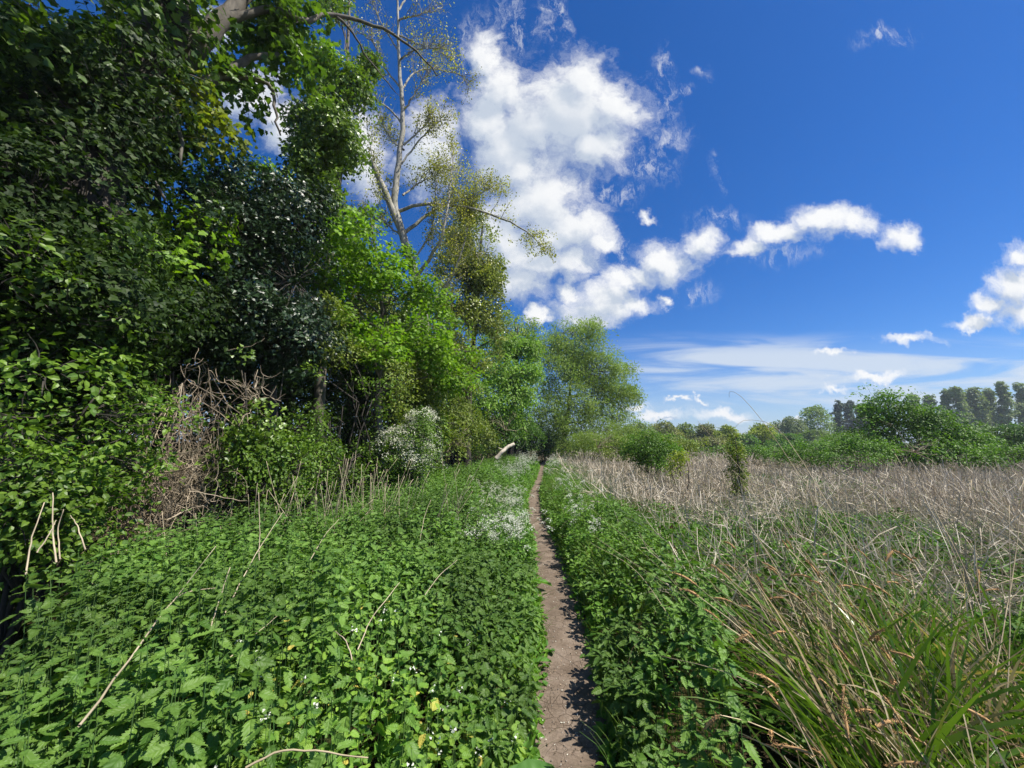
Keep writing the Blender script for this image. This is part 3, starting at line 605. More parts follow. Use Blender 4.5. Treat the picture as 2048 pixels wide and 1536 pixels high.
# --- the big sycamore that overhangs the upper left
def big_sycamore():
    rng = np.random.default_rng(21); base = ground_at(-4.9, 3.3)
    root = empty('sycamore_tree', base, 'massive dark sycamore with thick crooked limbs reaching over from the upper left corner', 'tree'); tm = MB(); cm = MB(); bm = MB()
    tp = poly([base - np.array([0, 0, .3]), (-4.95, 3.5, 1.6), (-4.75, 3.8, 3.4), (-4.8, 4.1, 5.4), (-4.6, 4.4, 8.), (-4.5, 4.4, 11)], 24, rng, .03); tm.tube(tp, np.linspace(.46, .16, 24), 12)
    L1 = poly([tp[11], P(250, 215, 4.6), P(330, 185, 4.7), P(395, 175, 4.8), P(445, 150, 5.0), P(500, 118, 5.2), P(560, 108, 5.4)], 26, rng, .012); bm.tube(L1, np.linspace(.15, .03, 26), 9)
    L2 = poly([tp[14], P(330, 170, 4.7), P(400, 85, 4.8), P(470, 15, 5.0), P(520, -60, 5.2)], 22, rng, .012); bm.tube(L2, np.linspace(.19, .09, 22), 9)
    L3 = poly([L2[13], P(540, 20, 5.2), P(610, 42, 5.5), P(660, 30, 5.8), P(760, 55, 6.2), P(830, 100, 6.6), P(875, 150, 6.9)], 26, rng, .012); bm.tube(L3, np.linspace(.06, .012, 26), 7)
    L4 = poly([L3[13], P(700, 60, 6.0), P(735, 115, 6.3), P(790, 185, 6.6)], 14, rng, .01); bm.tube(L4, np.linspace(.028, .008, 14), 6)
    L5 = poly([L1[16], P(530, 165, 5.2), P(548, 220, 5.3), P(560, 270, 5.4)], 14, rng, .015); bm.tube(L5, np.linspace(.04, .012, 14), 6)
    for (a, b) in (((200, 230), (120, 120)), ((150, 330), (40, 280)), ((290, 60), (180, -30)), ((330, 180), (360, 330)), ((230, 250), (330, 400))):
        limb(bm, P(*a, 4.4), P(*b, 4.3), .05, .015, rng, .1, 9, 6)
    for L, k, r in ((L3, 12, .5), (L4, 6, .4)):
        for q in range(k * 2):
            i = rng.integers(6, len(L)); d = rng.normal(0, 1, 3) * np.array([1, .6, .8]); a = L[i]; limb(bm, a, a + unit(d) * rng.uniform(.3, .9) * r, .007, .002, rng, .1, 6, 4)
    C = [cl(60, 40, 3.9, .9, .8, 65), cl(190, 60, 4.2, .9, .7, 60), cl(300, 40, 4.4, .8, .6, 50), cl(110, 170, 4.0, .9, .7, 60), cl(250, 180, 4.3, .75, .6, 45), cl(60, 290, 3.9, .8, .7, 50),
         cl(215, 300, 4.3, .7, .6, 40), cl(580, 50, 5.4, .36, .42, 18), cl(535, 60, 5.6, .25, .30, 8), cl(395, 30, 5.5, .45, .35, 10), cl(600, 130, 5.5, .28, .30, 9), cl(560, 10, 5.5, .40, .35, 16), cl(620, 30, 5.6, .28, .3, 10), cl(590, 90, 5.5, .3, .3, 12), cl(500, 60, 5.7, .3, .3, 10), cl(480, 150, 5.5, .3, .2, 8),
         cl(470, 175, 5.2, .35, .25, 12), cl(290, 110, 4.9, .7, .5, 30), cl(240, 420, 4.5, .7, .7, 34),
         ((-3.9, 3.0, 8.8), (1.1, 1.3, .7), 40), ((-3.6, 2.0, 8.3), (1.0, 1.2, .7), 30), ((-4.8, 2.0, 6.6), (1.1, 1.2, 1.2), 60), ((-5.4, 4.5, 9.5), (1.5, 1.8, 1.5), 80)]  # last row: unseen crown out of view, added to shade the left wall
    spray_crown(cm, C, MAPLE, .105, rng, per=15, sr=.30, up=.75, out=.5, gap=-.5, twigs=bm, droop=.8)
    Y = [cl(415, 205, 4.7, .42, .28, 16), cl(455, 225, 4.75, .26, .26, 9), cl(390, 245, 4.65, .36, .26, 9)]
    spray_crown(cm, Y, MAPLE, .085, rng, per=18, sr=.24, up=.8, out=.5, gap=-.8, mi=1, twigs=bm, droop=.6)
    iv = MB(); spray_crown(iv, [(tp[i] + np.array([.12, -.12, 0]), (.62, .62, .6), 40) for i in range(1, 16)], IVY, .07, rng, per=26, sr=.24, gap=-.75, up=.3, out=1., shell=.72, twigs=bm)
    tm.build('trunk', M['bark_dark'], root); bm.build('branches', M['bark'], root); cm.build('crown', [M['sycamore'], M['sycamore_young']], root); iv.build('ivy', M['dark'], root)
big_sycamore()

# --- the dark wall of ivy-hung trees on the left
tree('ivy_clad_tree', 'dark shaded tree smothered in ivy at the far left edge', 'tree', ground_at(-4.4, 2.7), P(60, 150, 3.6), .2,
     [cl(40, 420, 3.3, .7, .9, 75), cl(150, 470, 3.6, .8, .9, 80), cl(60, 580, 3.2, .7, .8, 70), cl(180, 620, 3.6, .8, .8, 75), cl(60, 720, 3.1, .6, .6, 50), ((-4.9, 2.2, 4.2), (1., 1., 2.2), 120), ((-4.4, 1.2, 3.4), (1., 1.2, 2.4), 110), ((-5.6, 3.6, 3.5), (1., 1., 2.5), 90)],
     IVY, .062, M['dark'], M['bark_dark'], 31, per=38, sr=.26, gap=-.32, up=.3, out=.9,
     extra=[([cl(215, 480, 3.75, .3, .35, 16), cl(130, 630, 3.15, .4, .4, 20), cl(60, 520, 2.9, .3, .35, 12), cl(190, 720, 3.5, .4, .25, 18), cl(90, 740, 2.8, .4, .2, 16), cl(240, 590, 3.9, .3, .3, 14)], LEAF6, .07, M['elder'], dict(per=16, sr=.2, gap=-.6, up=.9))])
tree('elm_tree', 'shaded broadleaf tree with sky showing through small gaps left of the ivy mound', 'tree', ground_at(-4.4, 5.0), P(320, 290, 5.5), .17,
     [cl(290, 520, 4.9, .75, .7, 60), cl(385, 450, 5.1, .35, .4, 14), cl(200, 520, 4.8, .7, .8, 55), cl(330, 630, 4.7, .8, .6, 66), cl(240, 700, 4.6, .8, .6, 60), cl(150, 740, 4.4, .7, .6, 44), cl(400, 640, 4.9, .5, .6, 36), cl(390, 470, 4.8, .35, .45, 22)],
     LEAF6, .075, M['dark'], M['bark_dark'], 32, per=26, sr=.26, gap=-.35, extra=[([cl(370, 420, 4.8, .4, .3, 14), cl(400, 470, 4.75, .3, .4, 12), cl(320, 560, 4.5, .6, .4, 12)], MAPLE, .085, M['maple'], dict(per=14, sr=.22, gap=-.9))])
tree('ivy_mound_tree', 'tree stump hidden under a domed mound of glossy dark ivy', 'tree', ground_at(-3.6, 6.1), P(530, 330, 6.2), .16,
     [cl(500, 400, 5.9, .75, .55, 85), cl(580, 430, 5.9, .6, .6, 60), cl(500, 520, 5.5, .75, .65, 95), cl(590, 550, 5.6, .55, .65, 60), cl(500, 640, 5.4, .7, .6, 80), cl(580, 670, 5.5, .55, .5, 50), cl(450, 450, 5.6, .5, .6, 46)],
     IVY, .066, M['ivy'], M['bark_dark'], 33, per=34, sr=.24, gap=-.75, up=.35, out=1.0, shell=.7, droop=.9,
     extra=[([cl(440, 360, 6.2, .55, .26, 26), cl(515, 350, 6.3, .5, .22, 22)], LEAF6, .075, M['maple'], dict(per=24, sr=.22, gap=-.9))])
tree('ivy_column_tree', 'tall narrow tree wrapped to the top in bright green ivy', 'tree', ground_at(-3.9, 7.9), P(700, -60, 8.2), .14,
     [cl(690, 60, 8.1, .45, .7, 44), cl(600, 330, 7.7, .5, .5, 36), cl(650, 250, 7.6, .6, .6, 40), cl(640, 130, 8.0, .45, .5, 34), cl(700, 170, 8.0, .45, .6, 40), cl(640, 215, 7.9, .55, .55, 44), cl(690, 290, 7.9, .5, .6, 46), cl(630, 320, 7.8, .55, .55, 44), cl(690, 380, 7.8, .55, .5, 44), cl(600, 250, 7.9, .35, .4, 18), cl(640, 400, 7.7, .5, .5, 36), cl(735, 130, 8.2, .25, .4, 14), cl(660, -20, 8.2, .4, .6, 26), cl(620, 180, 7.6, .3, .25, 16)],
     IVY, .09, M['ivy_fresh'], M['bark'], 34, per=28, sr=.28, gap=-.5, up=.35, out=.9, shell=.3, tw=.008,
     extra=[([cl(650, 115, 7.6, .35, .25, 14), cl(690, 470, 7.2, .6, .4, 26), cl(620, 470, 7.2, .4, .5, 18)], MAPLE, .085, M['maple'], dict(per=16, sr=.24, gap=-.9))])
# --- bright maple in the middle of the row
tree('field_maple', 'bright yellow-green maple with layered drooping sprays in the middle of the tree line', 'tree', ground_at(-2.9, 9.3), P(740, 420, 9.2), .13,
     [cl(740, 530, 8.4, .8, .40, 56), cl(690, 570, 8.2, .6, .40, 40), cl(790, 575, 8.3, .75, .38, 48), cl(830, 640, 8.6, .7, .40, 46), cl(870, 700, 9.0, .7, .38, 44), cl(905, 745, 9.5, .65, .35, 36), cl(730, 450, 8.9, .6, .45, 34), cl(720, 630, 8.0, .8, .4, 44), cl(760, 690, 8.1, .7, .4, 36), cl(680, 500, 8.5, .5, .35, 26), cl(850, 580, 9.4, .6, .4, 36), cl(880, 640, 9.8, .6, .4, 36), cl(800, 510, 9.2, .5, .35, 24), cl(640, 560, 7.6, .4, .35, 22), cl(920, 700, 10.5, .6, .35, 30)],
     MAPLE, .078, M['maple'], M['bark'], 35, per=18, sr=.25, gap=-.35, up=1.0, out=.4, droop=.9, shell=.35)
# --- tall sparse poplar with bare branches
def bare_poplar():
    rng = np.random.default_rng(41); Y = 11.; base = ground_at(P(850, 800, Y)[0], Y)
    root = empty('bare_poplar', base, 'tall half bare poplar with pale trunk and thin yellowish leaves against the sky', 'tree'); tm = MB(); bm = MB(); cm = MB()
    main = poly([base - np.array([0, 0, .3]), P(850, 700, Y), P(838, 580, Y), P(812, 490, Y), P(790, 410, Y), P(796, 330, Y), P(806, 240, Y), P(800, 150, Y), P(797, 60, Y), P(792, -40, Y)], 40, rng, .015)
    rad = np.interp(np.linspace(0, 1, 40), [0, .35, .6, 1], [.16, .12, .085, .025]); tm.tube(main, rad, 10)
    snag = poly([P(800, 455, Y), P(775, 395, Y - .1), P(748, 335, Y - .2), P(742, 322, Y - .2)], 12, rng, .012); tm.tube(snag, np.linspace(.11, .075, 12), 8)
    snag2 = poly([P(748, 335, Y - .2), P(722, 318, Y), P(705, 330, Y)], 8, rng, .01); tm.tube(snag2, np.linspace(.05, .01, 8), 6)
    B = [[(792, 425), (850, 408), (930, 415), (1005, 438), (1060, 468), (1085, 500)], [(805, 470), (860, 425), (905, 405), (950, 395), (985, 370)], [(800, 330), (840, 280), (872, 245), (895, 238)], [(806, 390), (840, 365), (880, 345)],
         [(803, 180), (830, 145), (870, 138), (920, 150), (938, 175)], [(806, 250), (775, 215), (735, 195), (718, 205)], [(800, 175), (765, 130), (745, 85), (705, 60)], [(806, 225), (835, 180), (855, 150)],
         [(798, 70), (830, 85), (870, 100), (925, 130)], [(796, 40), (835, 30), (885, 15)], [(797, 100), (770, 60), (745, 10)], [(798, 20), (820, -20), (850, -50)], [(800, 120), (830, 100), (880, 95)], [(808, 290), (850, 250), (860, 235)],
         [(845, 640), (900, 560), (930, 480), (940, 420)], [(830, 560), (880, 480), (900, 380), (905, 300)], [(812, 480), (760, 440), (710, 430)], [(806, 300), (780, 275), (760, 235)], [(795, 420), (760, 380), (735, 260)], [(820, 530), (860, 470), (870, 400), (880, 330)]]
    lp, la = [], []
    for bi, pts in enumerate(B):
        dy = np.cumsum(rng.normal(0, .25, len(pts))); br = poly([P(a, b, Y + (dy[i] if i else 0)) for i, (a, b) in enumerate(pts)], 18, rng, .012); r0 = .06 if bi in (0, 1, 14, 15) else .034
        bm.tube(br, np.linspace(r0, .008, 18), 6)
        for q in range(26 if len(pts) > 4 or bi > 13 else 20):
            i = rng.integers(4, 18); tan = unit(br[min(i + 1, 17)] - br[i - 1]); d = unit(tan * .8 + rng.normal(0, .55, 3) + np.array([0, 0, .35])); ln = rng.uniform(.35, 1.1) * (1 - i / 30)
            b1 = limb(bm, br[i], br[i] + d * ln, .011, .003, rng, .2, 7, 4, .06)
            for w in range(5):
                j = rng.integers(1, 7); d2 = unit(unit(b1[-1] - b1[0]) * .7 + rng.normal(0, .6, 3) + np.array([0, 0, .2])); l2 = rng.uniform(.15, .5); e = b1[j] + d2 * l2
                bm.sticks(b1[j][None], e[None], .0035, .0015, rng, .06, 3, 3)
                pe = b1[j] + (e - b1[j]) * rng.uniform(.25, 1.05, (10, 1)); lp.append(pe + rng.normal(0, .05, pe.shape)); la.append(np.full(10, .5 if (pts[-1][1] < 200 and pts[-1][0] < 900) else 1.))
    lp = np.concatenate(lp); la = np.concatenate(la); k = rng.uniform(0, 1, len(lp)) < la * np.interp(lp[:, 2], [7, 13, 16], [1, .5, .3]); lp = lp[k]; n = len(lp)
    cm.inst(ROUND, lp, frame(rng.normal(0, 1, (n, 3)) + np.array([0, 0, -.6]), rng.normal(0, 1, (n, 3))), rng.uniform(.03, .06, n), 0)
    spray_crown(cm, [cl(900, 330, 11.3, .75, .9, 60), cl(935, 420, 11.4, .75, .8, 66), cl(965, 365, 11.6, .6, .6, 34), cl(900, 480, 11.4, .85, .9, 50), cl(890, 570, 11.4, .8, .8, 44), cl(760, 250, 11.2, .5, .6, 14), cl(840, 190, 11.2, .6, .5, 18), cl(890, 110, 11.3, .5, .4, 12), cl(830, 60, 11.2, .5, .5, 12), cl(750, 130, 11.1, .4, .5, 10), cl(940, 300, 11.4, .5, .6, 20), cl(860, 290, 11.3, .5, .6, 26), cl(860, 400, 11.3, .5, .6, 26), cl(950, 500, 11.6, .6, .7, 50)], ROUND, .042, rng, per=18, sr=.38, gap=-.12, up=.2, out=.3, twigs=bm, jitter=1.2, shell=.05, tw=.006)
    spray_crown(cm, [cl(1000, 440, 11.6, .55, .4, 14), cl(1055, 475, 11.8, .5, .42, 14), cl(1000, 370, 11.6, .35, .35, 8)], ROUND, .05, rng, per=14, sr=.25, gap=-.4, up=.2, out=.3, twigs=bm, jitter=1.2, shell=.1, tw=.005)
    iv = MB(); spray_crown(iv, [cl(842, 600, Y, .4, .5, 34), cl(848, 690, Y, .45, .6, 44), cl(852, 780, Y, .5, .7, 50), cl(815, 640, Y - .2, .4, .5, 26), cl(880, 640, Y, .5, .5, 30), cl(860, 860, Y, .5, .6, 40)], IVY, .085, rng, per=26, sr=.26, gap=-.6, up=.4, out=.9, twigs=bm)
    tm.build('trunk', M['bark_pale'], root); bm.build('branches', M['bark_pale'], root); cm.build('crown', [M['aspen']], root); iv.build('ivy', M['ivy_fresh'], root)
bare_poplar()
tree('white_poplar', 'slender silvery poplar with dark ivy around its trunk right of the half bare poplar', 'tree', ground_at(-1.8, 15.5), P(965, 440, 15.5), .2,
     [cl(965, 490, 15.2, .6, .9, 70), cl(975, 560, 15., .65, .9, 80), cl(940, 560, 15., .9, .9, 100), cl(905, 610, 14.5, .9, .8, 80), cl(960, 640, 14.8, .9, .8, 80), cl(920, 490, 15, .7, .9, 70), cl(985, 520, 15.2, .4, .7, 36), cl(900, 680, 14.3, .9, .6, 60), cl(940, 430, 15.3, .5, .8, 40), cl(985, 610, 15, .6, .9, 60), cl(960, 540, 14.8, .9, 1.3, 90), cl(900, 540, 14.6, .8, 1.0, 60), cl(985, 680, 15.2, .6, .8, 50), cl(930, 720, 14.5, 1.0, .7, 70), cl(880, 740, 13.5, .8, .6, 50)],
     LEAF4, .11, M['poplar'], M['bark_dark'], 36, per=26, sr=.32, gap=-.45, up=.1, out=.6, droop=-.4, shell=.25)
tree('ash_tree', 'fresh green tree with rounded crown standing between the silvery poplar and the willow', 'tree', ground_at(-.2, 21), P(1035, 650, 21), .2,
     [cl(1030, 690, 20.5, 1.1, .9, 60), cl(1000, 740, 19.5, 1.3, .9, 66), cl(1050, 740, 20, 1.0, .9, 56), cl(960, 790, 18.5, 1.4, .9, 66), cl(1020, 800, 19.5, 1.3, .9, 66), cl(990, 690, 20.5, .9, .8, 36), cl(1065, 690, 20.5, .5, .7, 26), cl(1000, 850, 19.5, 1.2, .6, 44)],
     LEAF4, .14, M['maple_soft'], M['bark_dark'], 37, per=30, sr=.42, gap=-.55, up=.7, out=.6, droop=.7)
tree('willow_tree', 'broad pale green willow closing the view at the end of the path', 'tree', ground_at(3.6, 30), P(1150, 690, 30.5), .24,
     [cl(1150, 700, 30, 2.2, 2.0, 180), cl(1115, 740, 29, 1.9, 1.9, 130), cl(1190, 740, 29.5, 2.2, 1.8, 170), cl(1230, 780, 29.5, 1.7, 1.4, 100), cl(1160, 800, 28.5, 2.4, 1.5, 100), cl(1100, 820, 28.5, 1.7, 1.3, 66), cl(1090, 690, 30, 1.1, 1.3, 36), cl(1245, 740, 30, 1.0, 1.0, 26), cl(1215, 830, 29, 1.8, 1.1, 60), cl(1265, 790, 29.6, .6, .6, 12), cl(1150, 850, 28.5, 2.0, 1.2, 80), cl(1180, 660, 30, 1.2, .9, 40), cl(1120, 665, 30, 1.2, .9, 40)],
     SLIM4, .24, M['willow'], M['bark_dark'], 38, per=34, sr=.75, gap=-.40, up=.5, out=.6, droop=.35, shell=.4, jitter=.8, tw=.012)
tree('alder_tree', 'pale tree top showing behind the ash and willow', 'tree', ground_at(1.2, 36), P(1030, 640, 36), .25,
     [cl(1020, 650, 36, 1.8, 1.5, 50), cl(1060, 680, 36, 1.6, 1.6, 44), cl(1000, 700, 36, 2, 2, 50), cl(1040, 760, 36, 2.4, 2, 50)], LEAF4, .24, M['willow'], M['bark_dark'], 39, per=26, sr=.6, gap=-.5)
tree('hornbeam_tree', 'leafy mid green tree in the gap behind the bright maple', 'tree', ground_at(-4.0, 11.3), P(700, 470, 11.3), .14,
     [cl(670, 520, 11, .9, .7, 50), cl(720, 560, 11, .9, .7, 50), cl(770, 600, 10.8, .8, .7, 46), cl(650, 640, 10.6, .9, .8, 50), cl(720, 680, 10.6, .9, .8, 54), cl(790, 700, 10.6, .8, .7, 46), cl(820, 640, 11.2, .7, .6, 36), cl(700, 450, 11, .6, .5, 22)],
     LEAF6, .085, M['scrub'], M['bark_dark'], 45, per=26, sr=.3, gap=-.6)
# --- dark trees deeper in the wood, hidden behind the front row
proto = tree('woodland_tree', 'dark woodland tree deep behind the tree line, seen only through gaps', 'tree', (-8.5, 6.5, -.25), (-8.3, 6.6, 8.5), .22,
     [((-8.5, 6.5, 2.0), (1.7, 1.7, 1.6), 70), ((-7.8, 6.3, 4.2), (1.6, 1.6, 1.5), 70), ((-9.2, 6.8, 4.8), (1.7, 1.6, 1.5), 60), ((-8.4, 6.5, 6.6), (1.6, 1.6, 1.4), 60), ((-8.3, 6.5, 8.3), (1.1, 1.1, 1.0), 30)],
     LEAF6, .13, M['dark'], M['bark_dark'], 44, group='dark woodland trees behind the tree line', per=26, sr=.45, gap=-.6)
for i, (x, y, s, sz) in enumerate([(-6.6, 9, .9, .8), (-5.4, 12.5, 1, .8), (-4.2, 16.5, 1, .85), (-8.2, 13, 1.1, 1), (-3.2, 21, 1.1, .8), (-2.0, 27, 1.2, .8), (-7.2, 3.2, .9, .8), (-10.5, 3.5, 1.2, .9), (-6.8, 18, 1.2, 1.1), (.0, 32, 1.2, .7), (-5.2, 8.6, .75, .75), (-5.9, 6.6, .7, .7), (-4.4, 11.0, .7, .6), (-3.7, 14.2, .8, .7), (-5.6, 4.9, .6, .55)]):
    copy_thing(proto, (x, y, -.25), i * 1.3, (s, s, sz))

# --- shrubs along the foot of the trees
def shrub(name, label, cat, base, clumps, tmpl, leaf, lm, seed, group=None, per=26, sr=.2, stems=7, sm='bark_dark', flowers=None, **kw):
    rng = np.random.default_rng(seed); base = np.asarray(base, float); root = empty(name, base, label, cat, group); sm_ = MB(); fm = MB()
    for q in range(stems):
        c = np.asarray(clumps[q % len(clumps)][0]); limb(sm_, base + rng.normal(0, .12, 3) * np.array([1, 1, 0]) - np.array([0, 0, .1]), c + rng.normal(0, .1, 3), .025, .006, rng, .1, 9, 5)
    spray_crown(fm, clumps, tmpl, leaf, rng, per, sr, twigs=sm_, **kw)
    sm_.build('stems', M[sm], root); fm.build('foliage', [M[lm]], root)
    if flowers:
        bl = MB(); spray_crown(bl, flowers, FLORET, .023, rng, per=40, sr=.13, gap=-.15, up=.8, out=.6, shell=.8, droop=.5); bl.build('blossom', [M['blossom']], root)
    return root
shrub('elder_shrub', 'green elder shrub spreading at the lower left edge of the wood', 'shrub', ground_at(-3.9, 3.1), [cl(60, 830, 2.9, .5, .35, 40), cl(170, 820, 3.2, .55, .3, 40), cl(60, 920, 2.8, .45, .4, 40), cl(190, 890, 3.3, .5, .35, 36), cl(40, 1000, 2.75, .4, .35, 36), cl(120, 980, 3.1, .4, .35, 34), cl(200, 780, 3.5, .5, .25, 26), cl(110, 1060, 2.95, .35, .25, 26), cl(230, 930, 3.6, .35, .3, 18)], LEAF6, .058, 'elder', 51, per=20, sr=.2, gap=-.45, up=.9, out=.4)
shrub('ivy_bush', 'low dark bush right of the dead vine tangle', 'shrub', ground_at(-3.2, 5.2), [cl(480, 750, 4.9, .5, .4, 40), cl(520, 830, 4.8, .45, .35, 34), cl(460, 850, 4.5, .35, .4, 28), cl(560, 760, 5.3, .45, .35, 30)], IVY, .06, 'ivy_fresh', 52, per=24, sr=.18, gap=-.3)
shrub('blackthorn_shrub', 'yellowish green shrub with reddish shoots at the edge of the nettles', 'shrub', ground_at(-3.0, 5.1), [cl(530, 900, 4.8, .40, .3, 34), cl(490, 930, 4.6, .3, .28, 22), cl(580, 930, 5.0, .35, .3, 26), cl(540, 975, 4.75, .4, .2, 24)], LEAF6, .055, 'elder', 53, per=20, sr=.17, gap=-.3)
shrub('spindle_shrub', 'rounded mid green scrub in front of the ivy mound', 'shrub', ground_at(-2.75, 6.5), [cl(640, 860, 6.0, .55, .4, 46), cl(700, 840, 6.2, .5, .4, 42), cl(620, 920, 5.8, .5, .35, 36), cl(690, 920, 6.1, .5, .3, 36), cl(740, 800, 6.6, .45, .4, 30)], LEAF6, .055, 'elder', 54, per=28, sr=.2, gap=-.35)
shrub('dogwood_shrub', 'olive scrub hung with ivy above the white hawthorn', 'shrub', ground_at(-2.7, 8.), [cl(700, 730, 7.3, .6, .5, 50), cl(640, 700, 6.9, .5, .5, 36), cl(760, 760, 7.5, .5, .45, 36), cl(790, 800, 7.7, .45, .4, 28), cl(650, 780, 6.9, .5, .35, 30), cl(640, 620, 7.0, .45, .4, 24)], LEAF6, .065, 'scrub', 55, per=28, sr=.22, gap=-.25)
shrub('privet_shrub', 'small green shrub at the foot of the hawthorn', 'shrub', ground_at(-2.35, 8.), [cl(760, 900, 7.6, .5, .35, 36), cl(790, 960, 7.6, .4, .2, 20), cl(740, 950, 7.2, .4, .25, 20)], LEAF6, .055, 'elder', 56, per=26, sr=.18, gap=-.3)
HF = [cl(825, 868, 7.35, .54, .30, 40), cl(855, 905, 7.25, .46, .24, 30), cl(842, 830, 7.45, .30, .14, 12), cl(785, 890, 7.15, .30, .26, 14), cl(885, 890, 7.4, .26, .18, 12)]
shrub('hawthorn_bush', 'hawthorn bush covered in white blossom leaning out of the tree line', 'bush', ground_at(-1.95, 7.7), [cl(825, 870, 7.4, .44, .32, 34), cl(845, 920, 7.3, .36, .22, 24), cl(840, 830, 7.5, .22, .14, 10), cl(790, 900, 7.2, .3, .3, 18)], LEAF4, .05, 'elder', 57, per=30, sr=.17, gap=-.6, flowers=HF)
shrub('hazel_shrub', 'large green scrub between the hawthorn and the ash', 'shrub', ground_at(-1.9, 13.5), [cl(900, 830, 12.6, .8, .6, 50), cl(940, 830, 13.6, .8, .6, 50), cl(900, 890, 12.4, .6, .4, 30), cl(960, 870, 14.5, .7, .5, 40), cl(920, 780, 13.3, .9, .6, 46), cl(860, 780, 10.4, .6, .5, 34), cl(845, 740, 10.2, .6, .5, 34), cl(890, 840, 10.9, .5, .5, 30)], LEAF4, .085, 'scrub', 58, per=30, sr=.3, gap=-.35)
shrub('sallow_shrub', 'leafy shrub beside the pale fallen log', 'shrub', ground_at(-.6, 19.5), [cl(1000, 860, 19, 1.0, .7, 50), cl(1040, 850, 21, 1.0, .8, 50), cl(970, 880, 17.5, .8, .5, 36), cl(1060, 870, 23, .9, .6, 36)], LEAF4, .11, 'hawthorn', 59, per=30, sr=.36, gap=-.5)
shrub('osier_shrub', 'grey green willow scrub at the foot of the willow tree', 'shrub', ground_at(4.6, 25), [cl(1170, 880, 25, 1.2, .6, 50), cl(1215, 880, 24, 1.3, .6, 56), cl(1250, 870, 25, 1.2, .7, 50), cl(1200, 860, 27, 1.4, .9, 50), cl(1130, 890, 27, .9, .6, 36)], SLIM4, .16, 'willow', 60, per=34, sr=.45, gap=-.5, jitter=.9)
shrub('elder_thicket', 'dark green thicket closing the path end under the willow', 'thicket', ground_at(2.6, 33), [cl(1085, 870, 33, 1.6, 1.1, 60), cl(1110, 885, 32, 1.3, .8, 44), cl(1060, 880, 32, 1.4, 1.0, 50), cl(1095, 840, 34, 1.8, 1.4, 56), cl(1140, 880, 32, 1.5, .9, 44), cl(1100, 905, 31, 1.2, .4, 30)], LEAF4, .15, 'hawthorn', 68, per=30, sr=.45, gap=-.6)
shrub('sallow_bush', 'dense round green bush standing in the dead reeds right of the willow', 'bush', ground_at(4.9, 14.2), [cl(1300, 885, 14, .75, .5, 60), cl(1270, 900, 14, .5, .35, 34), cl(1335, 900, 14, .55, .35, 36), cl(1300, 920, 13.8, .6, .3, 36)], LEAF4, .075, 'bushgreen', 61, per=30, sr=.24, gap=-.7)
shrub('elder_sapling', 'slim upright green sapling alone in the dead reeds', 'sapling', ground_at(P(1472, 930, 9.5)[0], 9.5), [cl(1472, 905, 9.5, .2, .25, 20), cl(1474, 945, 9.5, .22, .25, 22), cl(1470, 880, 9.5, .12, .18, 10), cl(1478, 980, 9.4, .18, .2, 12)], LEAF6, .06, 'scrub', 62, per=13, sr=.14, gap=-.9, stems=3)
shrub('yellow_sapling', 'small yellowish sapling in the reeds left of the upright sapling', 'sapling', ground_at(P(1358, 930, 10.5)[0], 10.5), [cl(1358, 912, 10.5, .22, .2, 16), cl(1350, 935, 10.5, .2, .16, 12)], LEAF6, .055, 'faryellow', 63, per=14, sr=.14, gap=-.9, stems=3)
shrub('low_sallow', 'soft pale green low scrub merging between the willow and the round bush', 'shrub', ground_at(6.2, 24), [cl(1240, 890, 23, 1.3, .5, 50), cl(1285, 885, 25, 1.5, .55, 50), cl(1330, 885, 27, 1.4, .5, 44), cl(1380, 889, 27, 1.2, .35, 34)], LEAF4, .13, 'scrub', 69, per=28, sr=.4, gap=-.5)
shrub('bramble_mound', 'low dark bramble mound before the distant yellow trees', 'bush', ground_at(P(1480, 900, 22)[0], 22), [cl(1440, 897, 22, 1.3, .28, 40), cl(1500, 899, 21, 1.2, .25, 40), cl(1560, 902, 20, 1.2, .25, 40)], LEAF4, .10, 'bushgreen', 70, per=26, sr=.32, gap=-.5, up=.9)
# big bush right of centre, with a taller leader
tree('elder_bush', 'big rounded green bush with a taller crown on its left, right side of the meadow', 'bush', ground_at(P(1800, 900, 17.5)[0], 17.5), P(1775, 800, 17.5), .1,
     [cl(1775, 810, 17.5, 1.0, .75, 70), cl(1760, 860, 17.3, 1.1, .7, 60), cl(1830, 840, 17.5, 1.3, .75, 80), cl(1880, 850, 17.6, 1.2, .75, 76), cl(1920, 880, 17.4, 1.0, .6, 60), cl(1830, 890, 16.8, 1.2, .6, 66), cl(1890, 905, 16.7, 1.1, .5, 56), cl(1730, 830, 17.8, .7, .6, 34), cl(1785, 785, 17.6, .5, .35, 18)],
     LEAF6, .12, M['bushgreen'], M['bark_dark'], 64, per=26, sr=.38, gap=-.5, up=.9, out=.5)
shrub('bramble_bank', 'low bank of dark bramble spreading left from the big bush', 'bush', ground_at(P(1690, 910, 16)[0], 16), [cl(1640, 895, 17, 1.0, .35, 50), cl(1700, 885, 17, 1.1, .45, 60), cl(1590, 905, 17, .8, .25, 34), cl(1740, 900, 16.2, 1.0, .4, 50), cl(1680, 915, 15.8, 1.2, .25, 46)], LEAF6, .09, 'bushgreen', 65, per=24, sr=.3, gap=-.55, up=.9)
shrub('bramble_hedge', 'long low bramble bank at the right edge of the meadow', 'bush', ground_at(P(2000, 910, 16)[0], 16), [cl(1980, 912, 15.5, 1.3, .3, 60), cl(2060, 905, 15.5, 1.3, .4, 60), cl(2140, 900, 15.5, 1.3, .5, 50)], LEAF6, .09, 'bushgreen', 66, per=24, sr=.3, gap=-.6, up=.9)
